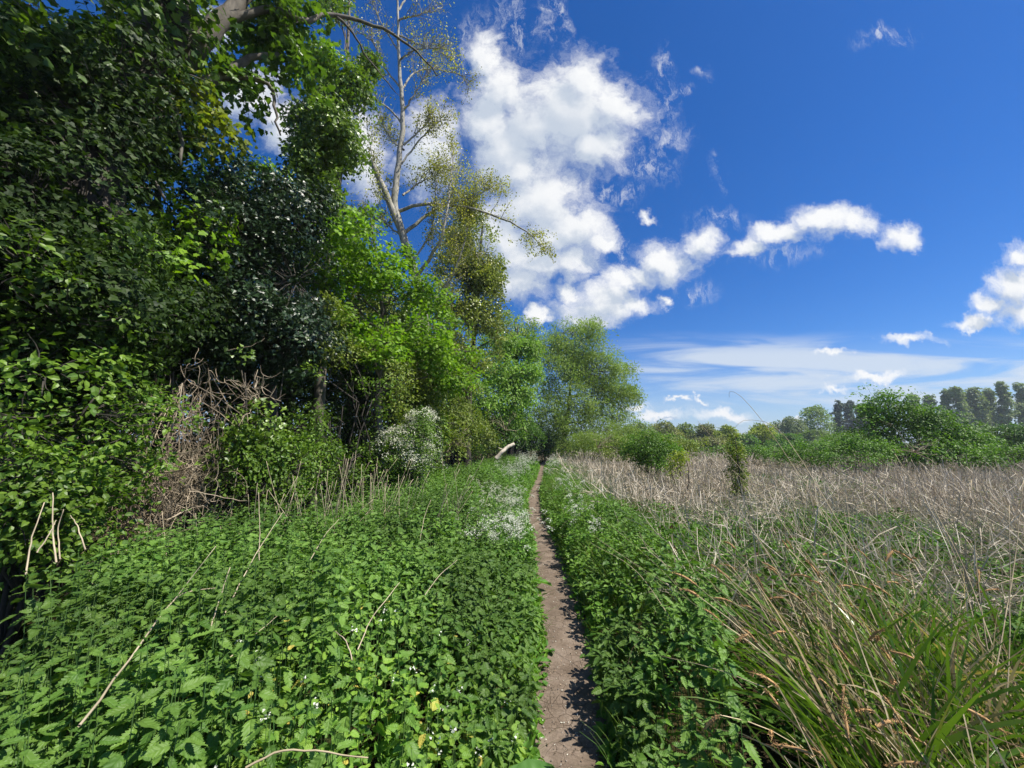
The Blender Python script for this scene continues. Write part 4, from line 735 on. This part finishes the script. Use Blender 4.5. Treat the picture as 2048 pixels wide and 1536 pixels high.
shrub('blackthorn_bush', 'dark rounded bush at the right edge of the photo behind the bramble bank', 'bush', ground_at(P(2020, 880, 24)[0], 24), [cl(2020, 868, 24, 1.6, .7, 76), cl(2080, 872, 24, 1.5, .7, 60), cl(1975, 880, 24, 1.0, .5, 36)], LEAF6, .13, 'hawthorn', 67, per=26, sr=.4, gap=-.6, up=.9)

DENS[0] = 2.6
# --- trees along the far side of the meadow
def far_tree(name, label, cat, px, top, Y, halfw, lm, seed, n=60, tmpl=LEAF4, leaf=None, shape='round', group=None, base=None):
    rng = np.random.default_rng(seed); c = P(px, 883, Y); b = np.array([c[0], Y, -.3]); t = P(px, top, Y); Hh = t[2]; w = halfw / F * Y; leaf = leaf or .0035 * Y + .12; C = []
    if shape == 'round':
        for q in range(9): a = rng.uniform(0, 2 * pi); k = rng.uniform(0, .62); C.append(((c[0] + cos(a) * w * k, Y + sin(a) * w * k, Hh * rng.uniform(.22, .80 - .25 * k)), (w * rng.uniform(.38, .55), w * .45, Hh * rng.uniform(.17, .25)), n // 8 + 4))
        C.append(((c[0], Y, Hh * .82), (w * .42, w * .42, Hh * .17), n // 8 + 4))
    else:
        z0 = .30 if shape == 'poplar' else .08
        for q in range(9): f = z0 + (.95 - z0) * q / 8; k = (1 - .65 * max(0, f - .45)) * (.8 if shape == 'poplar' else 1); C.append(((c[0] + rng.normal(0, .16 * w), Y + rng.normal(0, .16 * w), Hh * f), (w * k * rng.uniform(.6, 1.0), w * k * .8, Hh * .09), n // 8 + 3))
    return tree(name, label, cat, b, (c[0], Y, Hh * .9), .012 * Hh + .05, C, tmpl, leaf, M[lm], M['bark_pale' if shape == 'poplar' else 'bark_dark'], seed, group, per=26, sr=max(w * .2, .25), gap=-.5, tw=.02, limbs=shape == 'round')
LINE = [('round_tree', 'broad dark green tree at the far left end of the distant tree line', 1275, 843, 75, 40, 'fargreen'), ('round_tree', 'olive green rounded tree second from the left in the distant line', 1330, 842, 80, 34, 'farolive'),
        ('round_tree', 'mid green rounded tree before the bare grey bush in the distant line', 1372, 845, 82, 30, 'fargreen'), ('grey_bush', 'greyish brown rounded sallow in the distant line', 1415, 846, 76, 28, 'farolive'),
        ('yellow_bush', 'yellow green bush left of the taller yellow tree in the distance', 1455, 850, 72, 26, 'faryellow'), ('low_bush', 'low bright bush filling the gap between the two yellow trees', 1490, 868, 68, 26, 'bushgreen'), ('yellow_tree', 'round bright yellow green tree in the middle of the far meadow edge', 1528, 846, 70, 32, 'faryellow'),
        ('low_bush', 'low green bush right of the round yellow tree', 1575, 868, 60, 34, 'bushgreen'), ('grey_willow', 'pale grey green willow left of the square ivy tree', 1582, 832, 100, 30, 'farblue'),
        ('low_bush', 'low olive bush at the far left of the reed field', 1255, 868, 50, 34, 'farolive'), ('low_bush', 'low green bush under the olive tree far across the reeds', 1350, 872, 62, 36, 'fargreen'), ('low_bush', 'low dark bush under the grey sallow far across the reeds', 1425, 874, 62, 34, 'farolive')]
for i, (nm, lb, px, top, Y, hw, lm) in enumerate(LINE): far_tree(nm, lb, 'bush' if 'bush' in nm else 'tree', px, top, Y, hw * 1.35, lm, 100 + i, 90)
TALL = [('square_tree', 'tall blocky ivy covered tree left of the dark columnar poplars', 1637, 812, 105, 38, 'fargreen', 'col'), ('columnar_poplar', 'left of two dark columnar poplars', 1682, 806, 120, 13, 'fardark', 'col'), ('columnar_poplar', 'right of two dark columnar poplars', 1706, 805, 122, 12, 'fardark', 'col'),
        ('slender_poplar', 'pale slender poplar just right of the dark columns', 1727, 812, 122, 13, 'farblue', 'poplar'), ('grey_poplar', 'thin poplar standing just behind the left of the big bush', 1748, 815, 118, 12, 'farblue', 'poplar')]
for i, (nm, lb, px, top, Y, hw, lm, sh) in enumerate(TALL): far_tree(nm, lb, 'tree', px, top, Y, hw, lm, 140 + i, 90, shape=sh)
PG = [(1868, 792, 112, 24), (1905, 784, 110, 24), (1930, 776, 108, 26), (1965, 774, 108, 26), (1992, 778, 110, 24), (2022, 766, 104, 24), (2062, 770, 106, 26), (1840, 792, 118, 22), (2105, 772, 106, 26), (1945, 786, 122, 26)]
PL = ['leftmost poplar visible above the big bush', 'grey poplar second from the left above the big bush', 'tall poplar near the left end of the poplar grove', 'broad poplar in the middle of the poplar grove', 'thin poplar left of the tallest in the grove', 'tallest poplar at the right end of the grove', 'poplar cut by the right edge of the photo', 'low poplar peeping over the big bush', 'poplar just outside the right edge of the grove', 'poplar standing behind the others in the grove']
for i, ((px, top, Y, hw), lb) in enumerate(zip(PG, PL)): far_tree('grove_poplar', lb, 'tree', px, top, Y, hw * .72, 'farblue', 160 + i, 80, shape='poplar', group='poplar grove at the far right')
for i, (px, top, Y, hw, lb) in enumerate([(1960, 850, 90, 60, 'wide low scrub beneath the poplar grove'), (2060, 852, 88, 60, 'wide low scrub at the right end beneath the poplars'), (1700, 862, 80, 60, 'low scrub at the foot of the columnar poplars'), (1630, 858, 90, 40, 'low scrub at the foot of the square ivy tree')]): far_tree('low_scrub', lb, 'bush', px, top, Y, hw, 'fargreen', 180 + i, 80)

DENS[0] = 1.6
# ------------------------------------------------------------------ dead vine tangle, twigs, log, stalks
def dead_tangle():
    rng = np.random.default_rng(71); base = ground_at(-3.35, 4.35); root = empty('dead_vine_tangle', base, 'tall heap of dead brown vines and twigs hanging at the wood edge', 'dead vines'); mb = MB(); m2 = MB()
    top = P(385, 760, 4.7); n = 360
    for (k, c, sx, spread) in ((420, P(370, 975, 4.4), .27, .8), (150, P(385, 870, 4.55), .22, .7), (240, P(290, 1010, 4.2), .34, .9), (70, P(380, 790, 4.7), .2, .7)):
        b = c + rng.normal(0, 1, (k, 3)) * np.array([sx, .2, .24]); mb.strands(b, rng.uniform(0, 2 * pi, k), rng.uniform(.6, 2.6, k), rng.normal(.5, 1.3, k), rng.uniform(.2, .65, k) * spread, rng.uniform(.003, .007, k), 7, 3, 99, .4, .26, rng)
    k = 44; a = top + rng.normal(0, 1, (k, 3)) * np.array([.2, .15, .2]) - np.array([.08, 0, .15]); e = np.stack([a[:, 0] + rng.normal(-.15, .38, k), a[:, 1] - rng.uniform(.0, .5, k), np.full(k, -.1)], -1)
    m2.sticks(a, e, .006, .004, rng, .12, 8, 4)
    k = 26; a = P(300, 1000, 4.1) + rng.normal(0, 1, (k, 3)) * np.array([.22, .1, .2]); m2.sticks(a, a + rng.normal(0, 1, (k, 3)) * np.array([.25, .1, .4]), .010, .006, rng, .09, 6, 5)
    mb.build('vines', M['twig'], root); m2.build('stems', M['twig'], root)
dead_tangle()
def twig_bush(px, py, Y, s, seed, label, name='dead_branch'):
    rng = np.random.default_rng(seed); c = P(px, py, Y); root = empty(name, c, label, 'branch', None); mb = MB()
    for q in range(10):
        d = unit(rng.normal(0, 1, 3) * np.array([1, .6, .7]) + np.array([.2, -.2, .3])); p = limb(mb, c, c + d * s * rng.uniform(.6, 1.1), .009 * s * 1.5, .003, rng, .1, 8, 5, .08)
        for w in range(6):
            j = rng.integers(2, 8); mb.sticks(p[j][None], (p[j] + unit(rng.normal(0, 1, 3) + d) * s * rng.uniform(.2, .5))[None], .004, .0015, rng, .1, 4, 3)
    tag(root); mb.build('twigs', M['twig'], root)
twig_bush(515, 800, 4.7, .45, 72, 'bare forked grey branch right of the dead vine heap')
twig_bush(900, 890, 12, .8, 75, 'tangle of bare twigs right of the white hawthorn')
twig_bush(1010, 860, 17.5, 1.0, 76, 'tangle of bare twigs above the pale fallen log')
twig_bush(1195, 895, 21.5, 1.2, 77, 'tangle of bare branches at the foot of the willow')
twig_bush(1830, 905, 15.5, 1.2, 78, 'bare twigs showing under the big meadow bush')
def log():
    rng = np.random.default_rng(81); a = P(1003, 905, 17); b = P(1028, 887, 17.4); root = empty('fallen_log', (a[0], a[1], 0), 'pale bleached broken log sticking up beside the path', 'log'); mb = MB()
    p = poly([a - np.array([.25, .1, .25]), a, (a + b) / 2 + np.array([0, 0, .03]), b], 12, rng, .012); mb.tube(p, np.linspace(.085, .07, 12), 10); mb.tube(poly([p[5], p[5] + np.array([-.25, -.1, .12])], 5), np.linspace(.04, .015, 5), 6); mb.build('trunk', M['deadwood'], root)
log()
def one_stalk(name, pts, r, label, cat, group=None, m='straw_pale', side=None):
    r = r * .56
    mb = MB(); rng = np.random.default_rng(int(abs(pts[0][0]) * 977 + abs(pts[-1][1]) * 331)); p = poly(pts, 12, rng, r * .4); mb.tube(p, np.linspace(r, r * .55, 12), 5)
    if side:
        for (i, d, l) in side: mb.tube(poly([p[i], p[i] + np.array(d) * l], 4), np.linspace(r * .6, r * .3, 4), 4)
    o = mb.build(name, M[m]); return tag(o, label, cat, group)
def st(pix, r, label, zb=None, grp=None, cat='dry stalk', side=None, m='straw_pale'):
    pts = [P(a, b, Y * (.9 if a < 1000 and Y < 3.5 else 1)) for (a, b, Y) in pix]; one_stalk('dry_stalk', pts, r, label, cat, grp, m, side)
st([(52, 1150, 2.55), (62, 1080, 2.6), (88, 1005, 2.7)], .008, 'curved pale dead stalk leaning right, leftmost at the dark wood edge')
st([(112, 1125, 2.65), (106, 1060, 2.7), (107, 985, 2.75)], .009, 'straight pale dead stalk, tallest in front of the dark left corner')
st([(120, 1118, 2.75), (116, 1060, 2.8), (128, 1018, 2.8)], .007, 'short pale dead stalk just right of the tallest one')
st([(170, 1100, 2.85), (158, 1060, 2.9), (142, 1030, 2.95)], .008, 'pale dead stalk leaning left beside the straw heap')
st([(75, 1105, 2.6), (100, 1065, 2.65), (112, 1040, 2.7)], .007, 'broken pale stalk crossing behind the tallest one')
st([(160, 1450, 1.35), (250, 1330, 1.65), (322, 1230, 2.05), (370, 1185, 2.3), (445, 1175, 2.5)], .007, 'long bent pale stalk lying across the near nettles', side=[(7, (.12, .1, .25), .9)])
st([(418, 1265, 2.0), (438, 1200, 2.1), (460, 1135, 2.15)], .006, 'upright straw stalk standing in the near nettles')
st([(445, 1235, 2.1), (505, 1120, 2.6), (565, 1025, 3.1)], .006, 'long thin stalk slanting right above the middle nettles')
st([(517, 1120, 2.8), (519, 1060, 2.9), (517, 985, 3.0)], .006, 'upright thin stalk in front of the dead vines')
st([(455, 1320, 1.8), (510, 1270, 2.0), (555, 1232, 2.2)], .004, 'grey straw lying low over the nettle leaves')
st([(620, 1120, 3.0), (650, 1070, 3.2), (678, 1038, 3.4)], .005, 'thin bent straw right of the slanting stalk')
st([(715, 1300, 1.9), (745, 1235, 2.1), (800, 1165, 2.4)], .005, 'thin grey stem slanting right near the yellow leaves')
st([(705, 1320, 1.8), (690, 1280, 1.9), (668, 1262, 2.0)], .005, 'short pale stem leaning left near the yellow leaves')
st([(492, 1536, 1.28), (560, 1503, 1.32), (640, 1503, 1.34), (735, 1516, 1.34)], .006, 'arched tan straw at the bottom edge of the photo', m='straw')
st([(850, 1190, 2.8), (880, 1150, 3.0), (915, 1120, 3.1)], .005, 'bent pale stem in the nettles below the cow parsley')
st([(840, 1080, 3.8), (850, 1030, 4.0), (862, 1000, 4.1)], .006, 'thin upright stalk left of the pale flowering clump')
def stalk_group(n, cx, cy, Y, sx, label, grp, seed, lean=(0, .15), L=(.5, 1.1), m='straw_pale', r=.005, h0=.35):
    rng = np.random.default_rng(seed); c = P(cx, cy, Y)
    for i in range(n):
        x = c[0] + rng.normal(0, sx); y = Y + rng.normal(0, sx * .8); l = rng.uniform(*L); th = rng.normal(lean[0], lean[1]); ty = rng.normal(0, .15); b = np.array([x, y, float(H(x, y)) + .0]); d = unit(np.array([sin(th), ty, cos(th)]))
        bow = rng.normal(0, .05, 3); one_stalk('dry_stalk', [b, b + d * (h0 + l) * .5 + bow, b + d * (h0 + l)], r * rng.uniform(.7, 1.2), label, 'dry stalk', grp, m)
stalk_group(60, 690, 1000, 5.0, .40, 'pale dead stem standing in the thicket of stems before the green scrub', 'dead stems before the scrub', 201, (.1, .28), (.55, 1.15), 'straw_pale', .0075)
stalk_group(22, 560, 1000, 4.3, .35, 'thin dead stem at the nettle edge right of the dead vines', 'dead stems beside the dead vines', 202, (.15, .3), (.5, .95), 'straw_pale', .0075)
stalk_group(20, 850, 1030, 4.8, .22, 'thin straw leaning right out of the nettles left of the cow parsley', 'leaning straws left of the cow parsley', 203, (.4, .2), (.6, 1.15), 'straw_pale', .0065)
stalk_group(14, 290, 1070, 3.6, .3, 'short dead stem by the straw heap under the dead vines', 'dead stems by the straw heap', 204, (.1, .5), (.35, .7), 'straw_pale', .0075)
def straw_heap():
    rng = np.random.default_rng(83); c = G(240, 1075, .55); root = empty('straw_heap', (c[0], c[1] - .1, 0), 'flattened heap of tan straw at the foot of the dead vines', 'straw'); mb = MB(); k = 420
    b = np.array([c[0] - .1, c[1] - .02, .66]) + rng.normal(0, 1, (k, 3)) * np.array([.30, .16, .07]); mb.strands(b, rng.uniform(0, 2 * pi, k), rng.uniform(1.2, 1.9, k), rng.normal(0, .4, k), rng.uniform(.2, .5, k), .005, 4, 2, 99, .5, .1, rng); mb.build('straw', M['straw'], root)
straw_heap()

# ------------------------------------------------------------------ cow parsley, docks
def parsley_proto(seed, label, group, h=.8, creamy=False, loc=(0, 0, 0)):
    rng = np.random.default_rng(seed); root = empty('cow_parsley', (0, 0, 0), label, 'wildflower', group); s = MB(); l = MB(); tips = []
    for q in range(4):
        a = rng.uniform(0, 2 * pi); t = np.array([cos(a) * .12, sin(a) * .12, h * rng.uniform(.7, 1.0)]); p = poly([(0, 0, 0), t * np.array([.4, .4, .5]), t], 7); s.tube(p, np.linspace(.005, .003, 7), 4)
        for w in range(1):
            b = p[rng.integers(3, 6)]; e = b + np.array([*(rng.normal(0, .11, 2)), rng.uniform(.12, .26)]); s.sticks(b[None], e[None], .0025, .0015, rng, .05, 3, 3); tips.append(e)
        tips.append(t)
    heads = []
    for e in tips:
        fp = []; hb = MB()
        for w in range(9):
            a = w * 2.4; r = .045 * math.sqrt((w + .5) / 9); q = e + np.array([cos(a) * r, sin(a) * r, .04 - r * .6 + cos(a - e[0] * 90) * r * .7]); hb.sticks(e[None], q[None], .0012, .0008, rng, .02, 1, 3, 1); fp.append(q + rng.normal(0, .007, (5, 3)))
        fp = np.concatenate(fp); n = len(fp); hb.inst(FLORET, fp, frame(rng.normal(0, 1, (n, 3)) * np.array([1, 1, .2]), np.array([0, 0, 1.]) + rng.normal(0, .3, (n, 3))), rng.uniform(.009, .014, n)); heads.append(hb)
    n = 420; a = rng.uniform(0, 2 * pi, n); rr = rng.uniform(.02, .2, n); zz = rng.uniform(.1, .62, n) * h; d = np.stack([np.cos(a), np.sin(a), rng.normal(-.1, .3, n)], -1)
    l.inst(LEAF6, np.stack([np.cos(a) * rr, np.sin(a) * rr, zz], -1), frame(d, np.array([0, 0, 1.]) + rng.normal(0, .4, (n, 3))), rng.uniform(.03, .07, n))
    s.build('stems', M['stem_green'], root); l.build('foliage', M['herb'], root); [hb.build('flower_head', [M['petal' if not creamy else 'blossom'], M['stem_green']], root) for hb in heads]; return root
def parsley():
    rng = np.random.default_rng(91)
    sets = [('white cow parsley flowering in the drift along the left path edge below the fallen log', 'cow parsley left of the far path', 75, lambda: (lambda y: (PX(y) - .32 - abs(rng.normal(0, .55)), y))(rng.uniform(11, 24)), .85, False),
            ('white cow parsley scattered along the left verge of the near path', 'cow parsley on the left verge', 30, lambda: (lambda y: (PX(y) - .38 - abs(rng.normal(0, .3)), y))(rng.uniform(4.5, 11)), .62, False),
            ('creamy cow parsley gone to seed in the pale clump amid the nettles', 'creamy clump amid the nettles', 10, lambda: (rng.normal(-.40, .2), rng.normal(6.9, .5)), .72, True),
            ('white cow parsley lining the right side of the far path', 'cow parsley right of the far path', 36, lambda: (lambda y: (PX(y) + .38 + abs(rng.normal(0, .4)), y))(rng.uniform(13, 26)), .8, False),
            ('white cow parsley standing singly in the right bank', 'cow parsley on the right bank', 16, lambda: (lambda y: (PX(y) + .4 + abs(rng.normal(0, .45)), y))(rng.uniform(5, 12)), .72, False)]
    for i, (lb, gp, n, f, h, cr) in enumerate(sets):
        pr = parsley_proto(300 + i, lb, gp, h, cr)
        for q in range(n):
            x, y = f(); s = rng.uniform(.75, 1.15); loc = (x, y, float(H(x, y)))
            if q == 0: pr.location = loc; pr.scale = (s, s, s)
            else: copy_thing(pr, loc, rng.uniform(0, 6.28), (s, s, s))
parsley()
def dock(x, y, n, L, label, seed, h=.1, pale=False, el=.6):
    rng = np.random.default_rng(seed); z = float(H(x, y)); root = empty('burdock_plant', (x, y, z), label, 'plant', None)
    for q in range(n):
        a = q * 2.4 + rng.uniform(-.4, .4); e = rng.normal(el, .2); d = np.array([cos(a) * cos(e), sin(a) * cos(e), sin(e)]); b = np.array([x, y, z]) + d * h; nm = np.array([0, 0, 1.]) + rng.normal(0, .15, 3)
        mb = MB(); ll = L * rng.uniform(.7, 1.1); mb.inst(DOCK, b[None], frame(d[None], nm[None]), np.array([[ll * 1.25, ll, ll]]), 0, True); mb.sticks(np.array([[x, y, z]]), b[None], .006, .004, rng, .02, 2, 4, 1); mb.build('leaf', [M['dock'], M['stem_green']], root)
g = G(905, 1500, .42); dock(g[0], g[1], 6, .26, 'large burdock with broad upright leaves at the bottom beside the path', 401, .25, el=.7)
g = G(1020, 1500, .2); dock(g[0], g[1], 6, .17, 'low dock with bright crinkled leaves at the near left path edge', 402, .08, el=.35)
g = G(1050, 1300, .12); dock(g[0], g[1], 4, .15, 'dock plant with a pale silvery leaf turned over at the path edge', 403, .08, el=.4)
g = G(1005, 1085, .35); dock(g[0], g[1], 7, .34, 'bright green burdock among cow parsley on the left verge', 404, .2, el=.75)
g = G(1035, 1130, .25); dock(g[0], g[1], 6, .26, 'burdock with shining leaves nearer than the one in the cow parsley', 405, .12, el=.6)
g = G(1025, 1200, .2); dock(g[0], g[1], 5, .18, 'small dock on the left path edge between two burdocks', 406, .1, el=.55)

# ------------------------------------------------------------------ pendulous sedge and dry straws, right foreground
def sedge(x, y, seed, label, n=90, h=.85, spikes=5):
    rng = np.random.default_rng(seed); z = float(H(x, y)); root = empty('sedge_tuft', (x, y, z), label, 'sedge', 'sedge tufts in the right foreground'); bl = MB(); dr = MB()
    b = np.array([x, y, z]) + rng.normal(0, .07, (n, 3)) * np.array([1, 1, 0]); az = rng.uniform(0, 2 * pi, n)
    bl.strands(b, az, rng.uniform(.03, .4, n), rng.uniform(.3, 1.9, n), h * rng.uniform(.55, 1.15, n), rng.uniform(.015, .028, n), 9, 2, .5, .06, .05, rng)
    k = n // 2; b = np.array([x, y, z]) + rng.normal(0, .09, (k, 3)) * np.array([1, 1, 0]); dr.strands(b, rng.normal(2.6, 1.3, k), rng.uniform(.03, .5, k), rng.uniform(.2, 1.2, k), h * rng.uniform(.5, 1.1, k), rng.uniform(.009, .017, k), 7, 2, .6, .1, .08, rng)
    bl.build('blades', M['sedge'], root); dr.build('dead_blades', M['deadblade'], root)
    for q in range(spikes):
        a = rng.normal(2.4, .8); hh = h * rng.uniform(.9, 1.3); sp = MB(); b0 = np.array([[x, y, z]]) + rng.normal(0, .05, (1, 3)) * np.array([1, 1, 0])
        pts = sp.strands(b0, np.array([a]), np.array([rng.uniform(.1, .4)]), np.array([rng.uniform(.3, 1.1)]), np.array([hh]), .004, 8, 3, 99, .6, .04, rng, 1)[0]
        for w in range(rng.integers(1, 3)):
            p0 = pts[-1 - w * 2]; d = unit(pts[-1] - pts[-3]) * (.8 if rng.uniform() < .6 else .3) + np.array([0, 0, -.25]) + rng.normal(0, .25, 3); d = unit(d); L = rng.uniform(.06, .11); r = rng.uniform(.0036, .0058)
            pp = poly([p0, p0 + d * L * .5 + np.array([0, 0, .004]), p0 + d * L + np.array([0, 0, -.006])], 9); sp.tube(pp, r * np.array([.45, .8, 1, 1.05, 1, 1, .92, .75, .3]), 7); pj = pp[rng.integers(0, 9, 90)] + rng.normal(0, r * .55, (90, 3)); sp.inst(SLIM4, pj, frame(d + rng.normal(0, .55, (90, 3)), rng.normal(0, 1, (90, 3))), rng.uniform(.008, .015, 90), 0)
        sp.build('flower_spike', [M['spike'], M['straw']], root)
SD = [(1.05, 1.35, 'sedge tuft at the bottom edge with fat tan spikes nearest the nettles'), (1.35, 1.25, 'sedge tuft at the bottom edge of the photo right of the first tan spikes'), (1.75, 1.35, 'sedge tuft with broad shining blades near the bottom right corner'),
      (1.35, 1.75, 'sedge tuft whose tan spikes lean over the nettle strip'), (1.7, 1.85, 'sedge tuft in the middle of the right foreground clump'), (2.1, 1.7, 'sedge tuft near the right edge with many dead tan blades'), (1.6, 2.3, 'sedge tuft at the back left of the clump before the brambles'), (2.0, 2.35, 'sedge tuft at the back of the clump below the tall straws'), (2.5, 2.2, 'sedge tuft at the right edge behind the others'),
      (2.1, 1.3, 'sedge tuft in the bottom right corner'), (2.45, 2.75, 'smaller sedge tuft among the brambles at the right edge'), (1.5, 1.5, 'arching sedge tuft between the bottom tufts and the middle one'), (1.9, 2.05, 'sedge tuft right behind the middle of the clump'), (2.8, 2.5, 'sedge tuft cut off by the right edge')]
for i, (x, y, lb) in enumerate(SD): sedge(x + .15, y, 500 + i, lb, 95, .95 if y > 1.5 else .72, 4)
def straws():
    rng = np.random.default_rng(95)
    big = [([(1720, 1330, 2.1), (1620, 1130, 2.5), (1500, 960, 3.0), (1395, 842, 3.4)], 'longest straw arching left across the field with its tip below the yellow trees'), ([(1790, 1330, 2.1), (1660, 1050, 2.6), (1545, 870, 3.1), (1490, 800, 3.3), (1462, 782, 3.4), (1458, 795, 3.4)], 'thin straw with a drooping hooked tip rising above the horizon'),
           ([(1830, 1320, 2.0), (1720, 1120, 2.4), (1590, 900, 2.9), (1540, 848, 3.1), (1490, 840, 3.2), (1470, 855, 3.2)], 'straw bent over at its tip before the distant trees'), ([(1800, 1380, 1.9), (1640, 1110, 2.4), (1465, 940, 2.9)], 'straw slanting left with its tip by the upright sapling'),
           ([(1960, 1280, 2.0), (1900, 1090, 2.2), (1790, 908, 2.5)], 'thick pale straw leaning left before the big bush'), ([(1985, 1290, 1.9), (1935, 1150, 2.1), (1880, 1040, 2.3), (1845, 970, 2.4)], 'second thick straw just right of the leaning thick one'), ([(1975, 1300, 1.9), (1955, 1150, 2.0), (1942, 960, 2.1)], 'upright straw with a broken tip near the right edge'),
           ([(1940, 985, 2.1), (1920, 1020, 2.1), (1912, 1060, 2.1)], 'broken straw tip hanging down from the upright straw'), ([(2015, 1390, 1.7), (2020, 1200, 1.8), (2018, 1010, 1.9)], 'thick tan reed standing at the right edge'), ([(1990, 1350, 1.7), (2030, 1120, 1.9), (2046, 960, 2.0)], 'dark thin stem at the right edge'),
           ([(1590, 1340, 2.0), (1500, 1180, 2.5), (1420, 1090, 2.9), (1340, 1035, 3.2)], 'pale straw fanning left, lowest of the long ones'), ([(1600, 1330, 2.1), (1500, 1150, 2.6), (1400, 1050, 3.0)], 'pale straw just above the lowest long one'), ([(1620, 1310, 2.1), (1560, 1150, 2.5), (1480, 1020, 2.9)], 'thin straw in the left part of the fan'),
           ([(1350, 1250, 2.6), (1270, 1140, 3.0), (1180, 1085, 3.4)], 'pale dead stem lying across the right nettle bank'), ([(1380, 1215, 2.9), (1330, 1130, 3.3), (1275, 1070, 3.6)], 'dead stem behind the one lying on the right bank'), ([(1530, 1375, 1.7), (1420, 1335, 1.9), (1320, 1312, 2.1)], 'tan straw lying flat over the near right nettles'),
           ([(1680, 1190, 2.8), (1700, 1080, 2.9), (1692, 990, 3.0)], 'bent broken stem in the middle of the straw fan'), ([(1560, 1220, 3.0), (1600, 1100, 3.2), (1615, 960, 3.4)], 'straw leaning right against the fan')]
    for pix, lb in big: st(pix, .0042, lb, cat='straw', m='straw')
    for i in range(34):
        x = rng.uniform(1.5, 2.8); y = rng.uniform(1.6, 3.0); b = np.array([x, y, float(H(x, y)) + .1]); L = rng.uniform(.7, 1.5); th = -rng.uniform(.2, .9); ty = rng.uniform(.1, .6); d = unit(np.array([sin(th), ty * .6, cos(th)]))
        one_stalk('dry_straw', [b, b + d * L * .5 + np.array([0, 0, .05]), b + d * L - np.array([.04, 0, .03])], .0026 * rng.uniform(.7, 1.3), 'thin dry straw leaning left out of the sedge clump', 'straw', 'thin straws leaning out of the sedge', 'straw')
straws()

# ------------------------------------------------------------------ the air
def air():
    m = bpy.data.materials.new('thin_air'); m.use_nodes = True; t = m.node_tree; t.nodes.clear()
    o = t.nodes.new('ShaderNodeOutputMaterial'); v = t.nodes.new('ShaderNodeVolumePrincipled'); v.inputs['Color'].default_value = (.80, .88, 1, 1); v.inputs['Density'].default_value = .00055; v.inputs['Anisotropy'].default_value = .2
    t.links.new(v.outputs[0], o.inputs['Volume'])
    x, y0, y1, z0, z1 = 720, -140, 1220, -3, 24
    V = [(-x, y0, z0), (x, y0, z0), (x, y1, z0), (-x, y1, z0), (-x, y0, z1), (x, y0, z1), (x, y1, z1), (-x, y1, z1)]
    mb = MB(); mb.raw(V, [0, 3, 2, 1, 4, 5, 6, 7, 0, 1, 5, 4, 1, 2, 6, 5, 2, 3, 7, 6, 3, 0, 4, 7], [4] * 6); tag(mb.build('haze', m), kind='stuff')
    scene.cycles.volume_bounces = 0
air()
